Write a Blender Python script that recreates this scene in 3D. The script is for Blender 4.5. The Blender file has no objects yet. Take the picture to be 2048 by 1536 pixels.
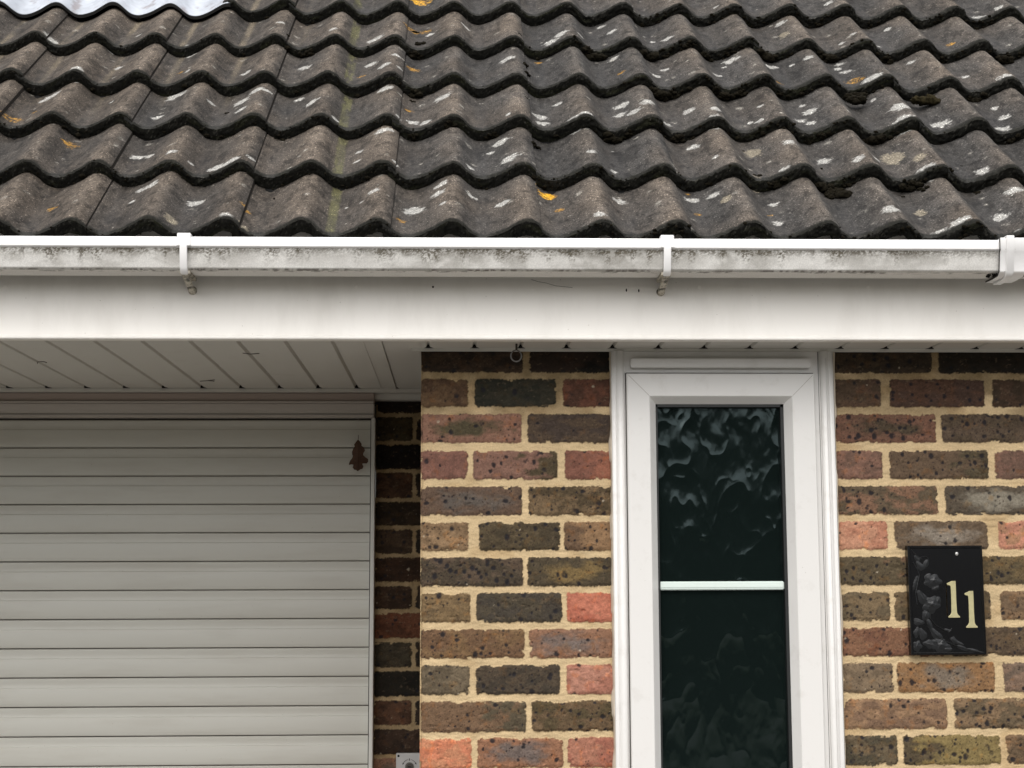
import bpy, bmesh, math, random
import numpy as np
from mathutils import Vector, Matrix

# ------------------------------------------------------------------ camera
SC = bpy.context.scene
COL = SC.collection
cam_d = bpy.data.cameras.new('camera')
cam = bpy.data.objects.new('camera', cam_d)
COL.objects.link(cam)
SC.camera = cam
cam_d.sensor_width = 36.0
cam_d.lens = 36.0 * 3076.0 / 2048.0
cam_d.clip_start = 0.05
cam_d.clip_end = 500.0
cam.matrix_world = (Matrix.Translation((0, 0, 1.62)) @ Matrix.Rotation(-math.radians(2.0), 4, 'Z')
                    @ Matrix.Rotation(math.radians(97.4), 4, 'X') @ Matrix.Rotation(-0.0035, 4, 'Z'))

# ------------------------------------------------------------------ world, sun, exposure
SUN_EL, SUN_AZ = math.radians(54), math.radians(190)
w = bpy.data.worlds.new('World')
SC.world = w
w.use_nodes = True
nt = w.node_tree
bg = nt.nodes['Background']
sky = nt.nodes.new('ShaderNodeTexSky')
sky.sky_type = 'NISHITA'
sky.sun_disc = False
sky.sun_elevation = SUN_EL
sky.sun_rotation = SUN_AZ
sky.air_density = 1.0
sky.dust_density = 3.0
hs = nt.nodes.new('ShaderNodeHueSaturation')
hs.inputs['Saturation'].default_value = 0.22
nt.links.new(sky.outputs[0], hs.inputs['Color'])
nt.links.new(hs.outputs[0], bg.inputs[0])
bg.inputs[1].default_value = 0.15
sd = bpy.data.lights.new('sun', 'SUN')
sd.energy = 1.7
sd.angle = math.radians(85)
sd.color = (1.0, 0.955, 0.90)
sun = bpy.data.objects.new('sun', sd)
COL.objects.link(sun)
sdir = Vector((math.sin(SUN_AZ) * math.cos(SUN_EL), math.cos(SUN_AZ) * math.cos(SUN_EL), math.sin(SUN_EL)))
sun.rotation_euler = sdir.to_track_quat('Z', 'Y').to_euler()
sun.location = (0, -5, 8)
SC.view_settings.view_transform = 'Standard'
SC.view_settings.look = 'None'
SC.view_settings.gamma = 1.0
SC.view_settings.exposure = 0.5

# ------------------------------------------------------------------ noise in numpy
def _h(ix, iy, seed):
    n = ix.astype(np.int32).view(np.uint32) * np.uint32(374761393) + iy.astype(np.int32).view(np.uint32) * np.uint32(668265263)
    return _f(n + np.uint32((seed * 1442695041) & 0xFFFFFFFF))

def _f(n):
    n = (n ^ (n >> np.uint32(13))) * np.uint32(1274126177)
    n = (n ^ (n >> np.uint32(16))) * np.uint32(2246822519)
    n ^= n >> np.uint32(15)
    return (n & np.uint32(0xFFFFFF)).astype(np.float32) * np.float32(1 / 0xFFFFFF)

def vn(x, y, seed=0):
    x, y = np.broadcast_arrays(np.asarray(x, np.float32), np.asarray(y, np.float32))
    ix = np.floor(x); iy = np.floor(y)
    fx = x - ix; fy = y - iy
    fx = fx * fx * (3 - 2 * fx); fy = fy * fy * (3 - 2 * fy)
    A0 = np.atleast_1d(ix.astype(np.int32)).view(np.uint32) * np.uint32(374761393); A1 = A0 + np.uint32(374761393)
    B0 = np.atleast_1d(iy.astype(np.int32)).view(np.uint32) * np.uint32(668265263) + np.uint32((seed * 1442695041) & 0xFFFFFFFF); B1 = B0 + np.uint32(668265263)
    a = _f(A0 + B0); b = _f(A1 + B0); c = _f(A0 + B1); d = _f(A1 + B1)
    r = (a * (1 - fx) + b * fx) * (1 - fy) + (c * (1 - fx) + d * fx) * fy
    return r.reshape(x.shape)

def fbm(x, y, seed=0, o=4):
    r = 0; a = 0.5; t = 0
    for i in range(o):
        r = r + a * vn(x * 2 ** i + 17.3 * i, y * 2 ** i - 9.1 * i, seed + i); t += a; a *= 0.55
    return r / t

def sm(e0, e1, x):
    t = np.clip((x - e0) / (e1 - e0), 0, 1)
    return t * t * (3 - 2 * t)

def spots(x, y, cell, prob, r0, r1, seed, edge=0.35):
    gx = x / cell; gy = y / cell
    ix = np.floor(gx); iy = np.floor(gy)
    out = np.zeros_like(x, float)
    for dx in (-1, 0, 1):
        for dy in (-1, 0, 1):
            cx = ix + dx; cy = iy + dy
            on = _h(cx, cy, seed) < prob
            px = (cx + _h(cx, cy, seed + 1)) * cell; py = (cy + _h(cx, cy, seed + 2)) * cell
            rr = r0 + (r1 - r0) * _h(cx, cy, seed + 3) ** 2
            asp = 0.7 + 0.6 * _h(cx, cy, seed + 4)
            d = np.sqrt((x - px) ** 2 + ((y - py) * asp) ** 2)
            out = np.maximum(out, np.where(on, sm(rr * (1 + edge), rr * (1 - edge), d), 0))
    return out

def lin(c):
    c = np.asarray(c, float) / 255.0
    return np.where(c <= 0.04045, c / 12.92, ((c + 0.055) / 1.055) ** 2.4)

def mix(a, b, t):
    t = np.asarray(t)[..., None]
    return a * (1 - t) + b * t

# ------------------------------------------------------------------ object helpers
def empty(name, loc, label=None, cat=None, group=None):
    o = bpy.data.objects.new(name, None)
    COL.objects.link(o); o.location = loc; o.empty_display_size = 0.1
    if label: o['label'] = label
    if cat: o['category'] = cat
    if group: o['group'] = group
    return o

def tag(o, label=None, cat=None, group=None, kind=None):
    if label: o['label'] = label
    if cat: o['category'] = cat
    if group: o['group'] = group
    if kind: o['kind'] = kind
    return o

WLOC = {}
def link(me, name, parent, O):
    o = bpy.data.objects.new(name, me)
    COL.objects.link(o)
    if parent is not None:
        o.parent = parent
        pl = WLOC.get(parent.name, Vector(parent.location))
        o.location = Vector(O) - pl
    else:
        o.location = O
    WLOC[o.name] = Vector(O)
    return o

def make(name, V, Fq, mat, parent=None, col=None, smooth=True, mats=None, fm=None):
    """V (N,3) world coords, Fq list of faces (or (M,4) array)"""
    V = np.asarray(V, float)
    O = np.array([(V[:, 0].min() + V[:, 0].max()) / 2, (V[:, 1].min() + V[:, 1].max()) / 2, V[:, 2].min()])
    L = V - O
    me = bpy.data.meshes.new(name)
    if isinstance(Fq, np.ndarray):
        n = len(Fq); k = Fq.shape[1]
        me.vertices.add(len(L)); me.vertices.foreach_set('co', L.astype(np.float32).ravel())
        me.loops.add(n * k); me.loops.foreach_set('vertex_index', Fq.astype(np.int32).ravel())
        me.polygons.add(n)
        me.polygons.foreach_set('loop_start', (np.arange(n) * k).astype(np.int32))
        me.polygons.foreach_set('loop_total', np.full(n, k, np.int32))
        me.update(calc_edges=True)
    else:
        me.from_pydata([tuple(v) for v in L], [], Fq)
    me.polygons.foreach_set('use_smooth', np.full(len(me.polygons), smooth, bool))
    if col is not None:
        a = me.color_attributes.new('Col', 'FLOAT_COLOR', 'POINT')
        c = np.asarray(col, np.float32)
        if c.shape[1] == 3: c = np.hstack([c, np.full((len(c), 1), 0.85, np.float32)])
        a.data.foreach_set('color', c.ravel())
    for m in (mats or [mat]): me.materials.append(m)
    if fm is not None: me.polygons.foreach_set('material_index', np.asarray(fm, np.int32))
    me.update()
    return link(me, name, parent, O)

class G:
    """collects grids and polygons into one mesh"""
    def __init__(s): s.V = []; s.F = []; s.C = []; s.n = 0
    def grid(s, P, C=None, flip=False):
        h, w_ = P.shape[:2]
        i = np.arange(h * w_).reshape(h, w_) + s.n
        q = np.stack([i[:-1, :-1], i[:-1, 1:], i[1:, 1:], i[1:, :-1]], -1).reshape(-1, 4)
        if flip: q = q[:, ::-1]
        s.V.append(P.reshape(-1, 3)); s.F.append(q); s.n += h * w_
        if C is not None:
            C = C.reshape(-1, C.shape[-1])
            if C.shape[1] == 3: C = np.hstack([C, np.full((len(C), 1), 0.85)])
            s.C.append(C)
        elif s.C is not None and len(s.C): s.C.append(np.full((h * w_, 4), 0.1))
    def build(s, name, mat, parent=None, smooth=True):
        return make(name, np.vstack(s.V), np.vstack(s.F), mat, parent, np.vstack(s.C) if len(s.C) else None, smooth)

def prism(name, pts, x0, x1, mat, parent=None, bev=0.0, seg=2, smooth=False):
    """closed (y,z) outline swept from x0 to x1"""
    bm = bmesh.new()
    a = [bm.verts.new((x0, y, z)) for y, z in pts]; b = [bm.verts.new((x1, y, z)) for y, z in pts]
    n = len(pts)
    bm.faces.new(a); bm.faces.new(b[::-1])
    for i in range(n):
        bm.faces.new([a[i], b[i], b[(i + 1) % n], a[(i + 1) % n]])
    return finish(bm, name, mat, parent, bev, seg)

def finish(bm, name, mat, parent=None, bev=0.0, seg=2):
    bmesh.ops.recalc_face_normals(bm, faces=bm.faces)
    if bev > 0:
        bmesh.ops.bevel(bm, geom=[e for e in bm.edges if e.calc_face_angle(0) > 0.3], offset=bev, segments=seg, affect='EDGES', clamp_overlap=True)
    vs = np.array([v.co[:] for v in bm.verts])
    O = Vector(((vs[:, 0].min() + vs[:, 0].max()) / 2, (vs[:, 1].min() + vs[:, 1].max()) / 2, vs[:, 2].min()))
    bmesh.ops.translate(bm, verts=bm.verts, vec=-O)
    me = bpy.data.meshes.new(name); bm.to_mesh(me); bm.free()
    me.materials.append(mat)
    if bev > 0:
        me.polygons.foreach_set('use_smooth', [True] * len(me.polygons))
        try: me.set_sharp_from_angle(angle=math.radians(40))
        except Exception: pass
    return link(me, name, parent, O)

def addbox(bm, x0, x1, y0, y1, z0, z1):
    v = [bm.verts.new(p) for p in ((x0, y0, z0), (x1, y0, z0), (x1, y1, z0), (x0, y1, z0), (x0, y0, z1), (x1, y0, z1), (x1, y1, z1), (x0, y1, z1))]
    for f in ((0, 1, 5, 4), (1, 2, 6, 5), (2, 3, 7, 6), (3, 0, 4, 7), (4, 5, 6, 7), (0, 3, 2, 1)): bm.faces.new([v[i] for i in f])

def box(name, x0, x1, y0, y1, z0, z1, mat, parent=None, bev=0.001):
    bm = bmesh.new(); addbox(bm, x0, x1, y0, y1, z0, z1)
    return finish(bm, name, mat, parent, bev)

def plate_xz(name, pts, y0, y1, mat, parent=None, bev=0.0, seg=1):
    """(x,z) outline given thickness from y0 (front) to y1"""
    bm = bmesh.new()
    a = [bm.verts.new((x, y0, z)) for x, z in pts]; b = [bm.verts.new((x, y1, z)) for x, z in pts]
    bm.faces.new(a); bm.faces.new(b[::-1]); n = len(pts)
    for i in range(n): bm.faces.new([a[i], b[i], b[(i + 1) % n], a[(i + 1) % n]])
    return finish(bm, name, mat, parent, bev, seg)

def cyl_y(bm, x, z, r, y0, y1, n=16):
    a = [bm.verts.new((x + r * math.cos(t), y0, z + r * math.sin(t))) for t in [2 * math.pi * i / n for i in range(n)]]
    b = [bm.verts.new((x + r * math.cos(t), y1, z + r * math.sin(t))) for t in [2 * math.pi * i / n for i in range(n)]]
    bm.faces.new(a); bm.faces.new(b[::-1])
    for i in range(n): bm.faces.new([a[i], b[i], b[(i + 1) % n], a[(i + 1) % n]])

def tube(bm, pts, r, n=8):
    pts = [Vector(p) for p in pts]; rings = []
    for i, p in enumerate(pts):
        t = (pts[min(i + 1, len(pts) - 1)] - pts[max(i - 1, 0)]).normalized()
        q = t.orthogonal().normalized() if not rings else (ref - t * ref.dot(t)).normalized()
        ref = q; s2 = t.cross(q)
        rings.append([bm.verts.new(p + (q * math.cos(a) + s2 * math.sin(a)) * r) for a in [2 * math.pi * k / n for k in range(n)]])
    for a, b in zip(rings, rings[1:]):
        for k in range(n): bm.faces.new([a[k], b[k], b[(k + 1) % n], a[(k + 1) % n]])
    bm.faces.new(rings[0][::-1]); bm.faces.new(rings[-1])

# ------------------------------------------------------------------ materials
def N(nt, t, **kw):
    n = nt.nodes.new(t)
    for k, v in kw.items():
        if hasattr(n, k): setattr(n, k, v)
        else: n.inputs[k].default_value = v
    return n

def newmat(name):
    m = bpy.data.materials.new(name); m.use_nodes = True
    return m, m.node_tree, m.node_tree.nodes['Principled BSDF']

def simple(name, rgb, rough=0.5, metal=0.0, var=0.08, scale=30, bump=0.0, bscale=300, spec=0.5):
    m, nt, b = newmat(name)
    tc = N(nt, 'ShaderNodeTexCoord')
    no = N(nt, 'ShaderNodeTexNoise'); no.inputs['Scale'].default_value = scale; no.inputs['Detail'].default_value = 6
    nt.links.new(tc.outputs['Object'], no.inputs['Vector'])
    mx = N(nt, 'ShaderNodeMix', data_type='RGBA')
    mx.inputs['A'].default_value = tuple(max(0, c * (1 - var * 2)) for c in rgb) + (1,)
    mx.inputs['B'].default_value = tuple(min(1, c * (1 + var)) for c in rgb) + (1,)
    nt.links.new(no.outputs[0], mx.inputs[0]); nt.links.new(mx.outputs['Result'], b.inputs['Base Color'])
    b.inputs['Roughness'].default_value = rough; b.inputs['Metallic'].default_value = metal
    b.inputs['Specular IOR Level'].default_value = spec
    if bump > 0:
        n2 = N(nt, 'ShaderNodeTexNoise'); n2.inputs['Scale'].default_value = bscale; n2.inputs['Detail'].default_value = 4
        nt.links.new(tc.outputs['Object'], n2.inputs['Vector'])
        bp = N(nt, 'ShaderNodeBump'); bp.inputs['Strength'].default_value = bump; bp.inputs['Distance'].default_value = 0.001
        nt.links.new(n2.outputs[0], bp.inputs['Height']); nt.links.new(bp.outputs[0], b.inputs['Normal'])
    return m

def pvc(name, rgb, rough=0.38, dirt=0.35, streak=(1, 1, 1), dscale=14, thr=(0.56, 0.78), dcol=(0.30, 0.26, 0.20)):
    """white plastic with faint grime"""
    m, nt, b = newmat(name)
    tc = N(nt, 'ShaderNodeTexCoord')
    mp = N(nt, 'ShaderNodeMapping'); mp.inputs['Scale'].default_value = streak
    nt.links.new(tc.outputs['Object'], mp.inputs['Vector'])
    no = N(nt, 'ShaderNodeTexNoise'); no.inputs['Scale'].default_value = dscale; no.inputs['Detail'].default_value = 8; no.inputs['Roughness'].default_value = 0.65
    nt.links.new(mp.outputs[0], no.inputs['Vector'])
    mr = N(nt, 'ShaderNodeMapRange'); mr.inputs[1].default_value = thr[0]; mr.inputs[2].default_value = thr[1]; mr.inputs[4].default_value = dirt
    nt.links.new(no.outputs[0], mr.inputs[0])
    sp = N(nt, 'ShaderNodeTexVoronoi'); sp.inputs['Scale'].default_value = 38
    nt.links.new(tc.outputs['Object'], sp.inputs['Vector'])
    ms = N(nt, 'ShaderNodeMapRange'); ms.inputs[1].default_value = 0.045; ms.inputs[2].default_value = 0.025; ms.inputs[4].default_value = 0.5
    nt.links.new(sp.outputs['Distance'], ms.inputs[0])
    ad = N(nt, 'ShaderNodeMath', operation='ADD', use_clamp=True)
    nt.links.new(mr.outputs[0], ad.inputs[0]); nt.links.new(ms.outputs[0], ad.inputs[1])
    mx = N(nt, 'ShaderNodeMix', data_type='RGBA')
    mx.inputs['A'].default_value = tuple(rgb) + (1,); mx.inputs['B'].default_value = tuple(dcol) + (1,)
    nt.links.new(ad.outputs[0], mx.inputs[0]); nt.links.new(mx.outputs['Result'], b.inputs['Base Color'])
    b.inputs['Roughness'].default_value = rough
    return m

def attr_mat(name, spec=.25, bump=0.4, bscale=500, grain=0.25, gscale=420, speck=0.0, spscale=150, dist=0.0008):
    """base colour from the Col attribute with mineral grain; attribute alpha is roughness"""
    m, nt, b = newmat(name)
    at = N(nt, 'ShaderNodeVertexColor', layer_name='Col')
    tc = N(nt, 'ShaderNodeTexCoord')
    no = N(nt, 'ShaderNodeTexNoise'); no.inputs['Scale'].default_value = gscale; no.inputs['Detail'].default_value = 3
    nt.links.new(tc.outputs['Object'], no.inputs['Vector'])
    mr = N(nt, 'ShaderNodeMapRange'); mr.inputs[1].default_value = 0.3; mr.inputs[2].default_value = 0.7
    mr.inputs[3].default_value = 1 - grain; mr.inputs[4].default_value = 1 + grain
    nt.links.new(no.outputs[0], mr.inputs[0])
    vm = N(nt, 'ShaderNodeVectorMath', operation='SCALE')
    nt.links.new(at.outputs['Color'], vm.inputs[0]); nt.links.new(mr.outputs[0], vm.inputs['Scale'])
    last = vm.outputs[0]
    if speck > 0:
        sp = N(nt, 'ShaderNodeTexVoronoi'); sp.inputs['Scale'].default_value = spscale
        nt.links.new(tc.outputs['Object'], sp.inputs['Vector'])
        ms = N(nt, 'ShaderNodeMapRange'); ms.inputs[1].default_value = 0.30; ms.inputs[2].default_value = 0.16; ms.inputs[4].default_value = speck
        nt.links.new(sp.outputs['Distance'], ms.inputs[0])
        n3 = N(nt, 'ShaderNodeSeparateColor'); nt.links.new(sp.outputs['Color'], n3.inputs[0])
        gt = N(nt, 'ShaderNodeMath', operation='GREATER_THAN'); gt.inputs[1].default_value = 0.62
        nt.links.new(n3.outputs[0], gt.inputs[0])
        mu = N(nt, 'ShaderNodeMath', operation='MULTIPLY'); nt.links.new(ms.outputs[0], mu.inputs[0]); nt.links.new(gt.outputs[0], mu.inputs[1])
        m1 = N(nt, 'ShaderNodeMath', operation='MULTIPLY_ADD'); nt.links.new(mu.outputs[0], m1.inputs[0]); m1.inputs[1].default_value = 2.6; m1.inputs[2].default_value = 1.0
        v2 = N(nt, 'ShaderNodeVectorMath', operation='SCALE'); nt.links.new(last, v2.inputs[0]); nt.links.new(m1.outputs[0], v2.inputs['Scale'])
        last = v2.outputs[0]
    nt.links.new(last, b.inputs['Base Color'])
    b.inputs['Specular IOR Level'].default_value = spec
    nt.links.new(at.outputs['Alpha'], b.inputs['Roughness'])
    n2 = N(nt, 'ShaderNodeTexNoise'); n2.inputs['Scale'].default_value = bscale; n2.inputs['Detail'].default_value = 5
    nt.links.new(tc.outputs['Object'], n2.inputs['Vector'])
    bp = N(nt, 'ShaderNodeBump'); bp.inputs['Strength'].default_value = bump; bp.inputs['Distance'].default_value = dist
    nt.links.new(n2.outputs[0], bp.inputs['Height']); nt.links.new(bp.outputs[0], b.inputs['Normal'])
    return m

M_BRICK = attr_mat('brick and mortar', bump=0.9, bscale=300, dist=.0008, grain=0.15, gscale=420)
M_TILE = attr_mat('weathered concrete tile', bump=1.0, bscale=300, grain=0.50, gscale=240, speck=0.9, spscale=200, dist=0.0016)
M_DIRTY = attr_mat('stained white plastic', spec=.45, bump=0.05, grain=0.12, gscale=420)
M_SHUT = pvc('garage shutter enamel', (0.56, 0.55, 0.495), rough=0.42, dirt=0.30, streak=(0.30, 1, 2.2), dscale=8, thr=(.48, .80))
M_PVC = pvc('white window plastic', (0.70, 0.685, 0.66), rough=0.32, dirt=0.22, dscale=22)
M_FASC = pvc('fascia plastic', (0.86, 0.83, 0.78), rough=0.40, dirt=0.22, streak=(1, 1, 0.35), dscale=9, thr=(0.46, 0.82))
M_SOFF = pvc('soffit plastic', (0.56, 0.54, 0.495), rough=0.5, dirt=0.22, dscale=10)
M_LIP = pvc('gutter plastic', (0.84, 0.83, 0.82), rough=0.30, dirt=0.12, dscale=30)
M_HEAD = pvc('garage head paint', (0.50, 0.46, 0.42), rough=0.5, dirt=0.4, streak=(0.3, 1, 3), dscale=12)
M_TIMB = pvc('pinkish timber head', (0.40, 0.325, 0.285), rough=0.6, dirt=0.4, streak=(0.3, 1, 4), dscale=14)
M_DARK = simple('dark void', (0.012, 0.011, 0.010), rough=0.9, spec=0.1)
M_GAP = simple('grimy joint and gap shade', (0.05, 0.045, 0.04), rough=0.9, spec=0.1)
M_GLASS_EDGE = simple('black glazing gasket', (0.008, 0.009, 0.009), rough=0.5)
M_BAR = simple('white glazing bar', (0.66, 0.74, 0.69), rough=0.35, var=0.02)
M_SEAL = simple('cream sealant', (0.60, 0.52, 0.42), rough=0.6, var=0.12, scale=60, bump=0.3, bscale=120)
M_WIRE = simple('galvanised wire', (0.20, 0.19, 0.18), rough=0.45, metal=0.6, var=0.2, scale=200)
M_LEAF = simple('dead oak leaf', (0.085, 0.040, 0.020), rough=0.8, var=0.3, scale=120, bump=0.5)
M_STEEL = simple('dull aluminium plate', (0.52, 0.51, 0.50), rough=0.45, metal=0.35, var=0.05, scale=60)
M_KEY = simple('key cylinder steel', (0.20, 0.19, 0.17), rough=0.35, metal=0.8, var=0.1, scale=80)
M_INK = simple('printed black', (0.03, 0.028, 0.028), rough=0.7)
M_SLATE = simple('gloss black plaque', (0.0045, 0.0045, 0.005), rough=0.22, var=0.1)
M_RELIEF = simple('matt grey floral relief', (0.0080, 0.0088, 0.010), rough=0.34, var=0.5, scale=90, bump=0.6, bscale=160)
M_GOLD = simple('brass gilt numeral', (0.74, 0.67, 0.38), rough=0.28, metal=0.5, var=0.18, scale=90)
M_GREEN = simple('clipped hedge leaf', (0.035, 0.050, 0.022), rough=0.6, var=0.4, scale=3)
M_GROUND = simple('far ground', (0.10, 0.11, 0.07), rough=0.9, var=0.3, scale=0.4)
M_DRIVE = simple('worn tarmac drive', (0.19, 0.18, 0.165), rough=0.85, var=0.15, scale=3, bump=0.4, bscale=80)
M_HAIR = simple('grey debris', (.09, .08, .07), rough=.9)
M_FELT = simple('roof underlay', (0.012, 0.012, 0.012), rough=0.9, spec=0.05)

# ------------------------------------------------------------------ the house
house = empty('house', (-0.4, 3.275, 0.0),
              'brown brick bungalow with mossy pantiled roof, white eaves and a pale garage shutter', 'house')
YW, YG = 3.275, 4.03

# ---- brickwork -----------------------------------------------------
MORT = lin((217, 191, 149)) * 0.77
KB = 0.74
PAL = [((126, 98, 74), (95, 78, 62), 'n', 1.0), ((98, 80, 64), (80, 70, 60), 'n', 1.4), ((140, 98, 76), (112, 88, 72), 'n', .7),
       ((150, 106, 88), (108, 92, 84), 'm', .8), ((112, 92, 74), (140, 112, 80), 'n', 1.2), ((186, 122, 100), (170, 104, 86), 'n', .3),
       ((116, 84, 70), (92, 80, 78), 'm', 1.0), ((90, 76, 66), (70, 64, 60), 'n', 1.3), ((146, 112, 84), (120, 96, 76), 'r', .9)]

def brick_field(U, Z, bricks, seed):
    """albedo, height (towards the viewer) for wall coordinates U (along) and Z (up)"""
    S1 = U + .0020 * (fbm(U * 210, Z * 210, seed + 60, 3) - .5) * 2; S2 = Z + .0020 * (fbm(U * 210, Z * 210, seed + 64, 3) - .5) * 2
    wu = U + 0.0022 * (fbm(U * 90, Z * 90, seed) - .5) * 2 + 0.0013 * (vn(U * 330, Z * 420, seed + 5) - .5) * 2
    wz = Z + 0.0026 * (fbm(U * 75, Z * 110, seed + 9) - .5) * 2 + 0.0015 * (vn(U * 320, Z * 400, seed + 6) - .5) * 2
    C = MORT[None, None, :] * (0.86 + 0.26 * fbm(U * 28, Z * 60, seed + 2))[..., None] * np.ones(U.shape + (3,))
    C = mix(C, C * np.array([.80, .74, .66]), sm(.55, .75, fbm(U * 12, Z * 16, seed + 3)) * .6)
    mort_dark = sm(.42, .60, fbm(U * 7, Z * 11, seed + 70) + (.26 if seed < 13 else .22) * sm(1.93, 2.08, Z) + (.30 if seed == 13 else 0)) * (.35 + .65 * fbm(U * 60, Z * 60, seed + 72))  # mortar darkened in noisy patches, stronger towards the top courses
    mort_dark = mort_dark * (1.0 if seed == 13 else sm(1.90, 2.03, Z) + .12)
    C = mix(C, C * np.array([.36, .34, .30]), np.clip(mort_dark, 0, .9))
    Hh = -0.0030 + 0.0016 * (fbm(U * 60, Z * 140, seed + 4) - .5) * 2
    rgh = np.full(U.shape, .9)
    us = U[0, :] if U[0, 0] != U[0, -1] else U[:, 0]
    for i, (u0, u1, z0, z1, c1, c2, mode, dens) in enumerate(bricks):
        pad = .006
        iu = np.where((us >= u0 - pad) & (us <= u1 + pad))[0]
        iz = np.where((Z[:, 0] >= z0 - pad) & (Z[:, 0] <= z1 + pad))[0]
        if not len(iu) or not len(iz): continue
        sl = (slice(iz[0], iz[-1] + 1), slice(iu[0], iu[-1] + 1))
        x, z = wu[sl], wz[sl]; X, Zz = U[sl], Z[sl]
        cx, cz, hx, hz = (u0 + u1) / 2, (z0 + z1) / 2, (u1 - u0) / 2, (z1 - z0) / 2
        r = .006
        qx = np.abs(x - cx) - (hx - r); qz = np.abs(z - cz) - (hz - r)
        d = np.hypot(np.maximum(qx, 0), np.maximum(qz, 0)) + np.minimum(np.maximum(qx, qz), 0) - r
        s = seed * 31 + i * 7
        d = d + 0.0050 * sm(.60, .8, fbm(X * 38, Zz * 60, s + 40)) - .0012          # mortar smeared over the arris
        inside = sm(.0010, -.0012, d)
        a, b = [lin(v) ** 1.08 * KB * 1.06 * np.array([.98, .99, .86]) for v in (c1, c2)]
        tx = (X - cx) / hx; tz = (Zz - cz) / hz
        nz = fbm(X * 32, Zz * 55, s)
        if mode == 'm': t = sm(.95, .35, np.hypot(tx * 1.1, tz * 1.0) + (nz - .5) * 1.3)
        elif mode == 'r': t = sm(.15, .45, tx * .6 + (nz - .5) * 1.2)
        elif mode == 'l': t = sm(.15, .45, -tx * .6 + (nz - .5) * 1.2)
        else: t = sm(.42, .62, nz)
        c = mix(np.broadcast_to(a, X.shape + (3,)), np.broadcast_to(b, X.shape + (3,)), t)
        c = c * (0.42 + 0.60 * fbm(X * 110, Zz * 150, s + 1) + .60 * fbm(X * 300, Zz * 300, s + 51, 3))[..., None]
        c = mix(c, c.mean(-1, keepdims=True) * np.array([1.16, 1.0, .80]), .26 + 0 * X)
        c = mix(c, c * np.array([1.35, 1.05, .72]), sm(.60, .78, fbm(X * 70, Zz * 70, s + 2)) * .55)
        c = mix(c, c * .45 + lin((175, 150, 120)) * .25, sm(.68, .80, fbm(X * 130, Zz * 190, s + 3)) * .55)
        sp = spots(S1[sl], S2[sl], .013, min(.75, .38 * dens), .0008, .0056, s + 4) * sm(.33, .42, fbm(X * 24, Zz * 24, s + 44))
        sp2 = spots(S1[sl], S2[sl], .0065, min(.85, .50 * dens), .0005, .0017, s + 14)
        c = mix(c, np.broadcast_to(lin((34, 32, 36)) * .8, c.shape), np.clip(sp * .92, 0, 1))
        c = mix(c, np.broadcast_to(lin((52, 36, 30)) * .8, c.shape), np.clip(sp2 * .75, 0, 1))
        wsp = spots(S1[sl], S2[sl], .05, .16, .0008, .0034, s + 24)
        c = mix(c, np.broadcast_to(lin((205, 190, 165)) * .7, c.shape), wsp * .7)
        edge = sm(-.004, 0, d)
        c = mix(c, c * .72, edge * .5)
        hgt = (0.0014 * (fbm(X * 60, Zz * 60, s + 6) - .5) * 2 + .0006 * (fbm(X * 260, Zz * 260, s + 7) - .5) * 2
               - .0012 * sp - .0018 * sm(-.007, 0, d) - .0016 * sm(.66, .8, fbm(X * 50, Zz * 80, s + 8)))
        C[sl] = mix(C[sl], c, inside)
        Hh[sl] = Hh[sl] * (1 - inside) + hgt * inside
    return np.concatenate([C, rgh[..., None]], -1), Hh

ZR = [(2.0595, 2.1225)]
_top = [2.1025, 2.0555, 1.9797, 1.9010, 1.8245, 1.7490, 1.6740, 1.5995, 1.5240, 1.4500, 1.3752, 1.3000]
_bot = [2.0715, 1.9975, 1.9200, 1.8415, 1.7650, 1.6905, 1.6155, 1.5405, 1.4660, 1.3905, 1.3145, 1.2400]
ROWS = [(b, t) for t, b in zip(_top, _bot)]
ROWS[0] = (2.0715, 2.1360)
k_ = 1.2265
while k_ > 0:
    ROWS.append((k_ - .063, k_)); k_ -= .075

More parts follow.
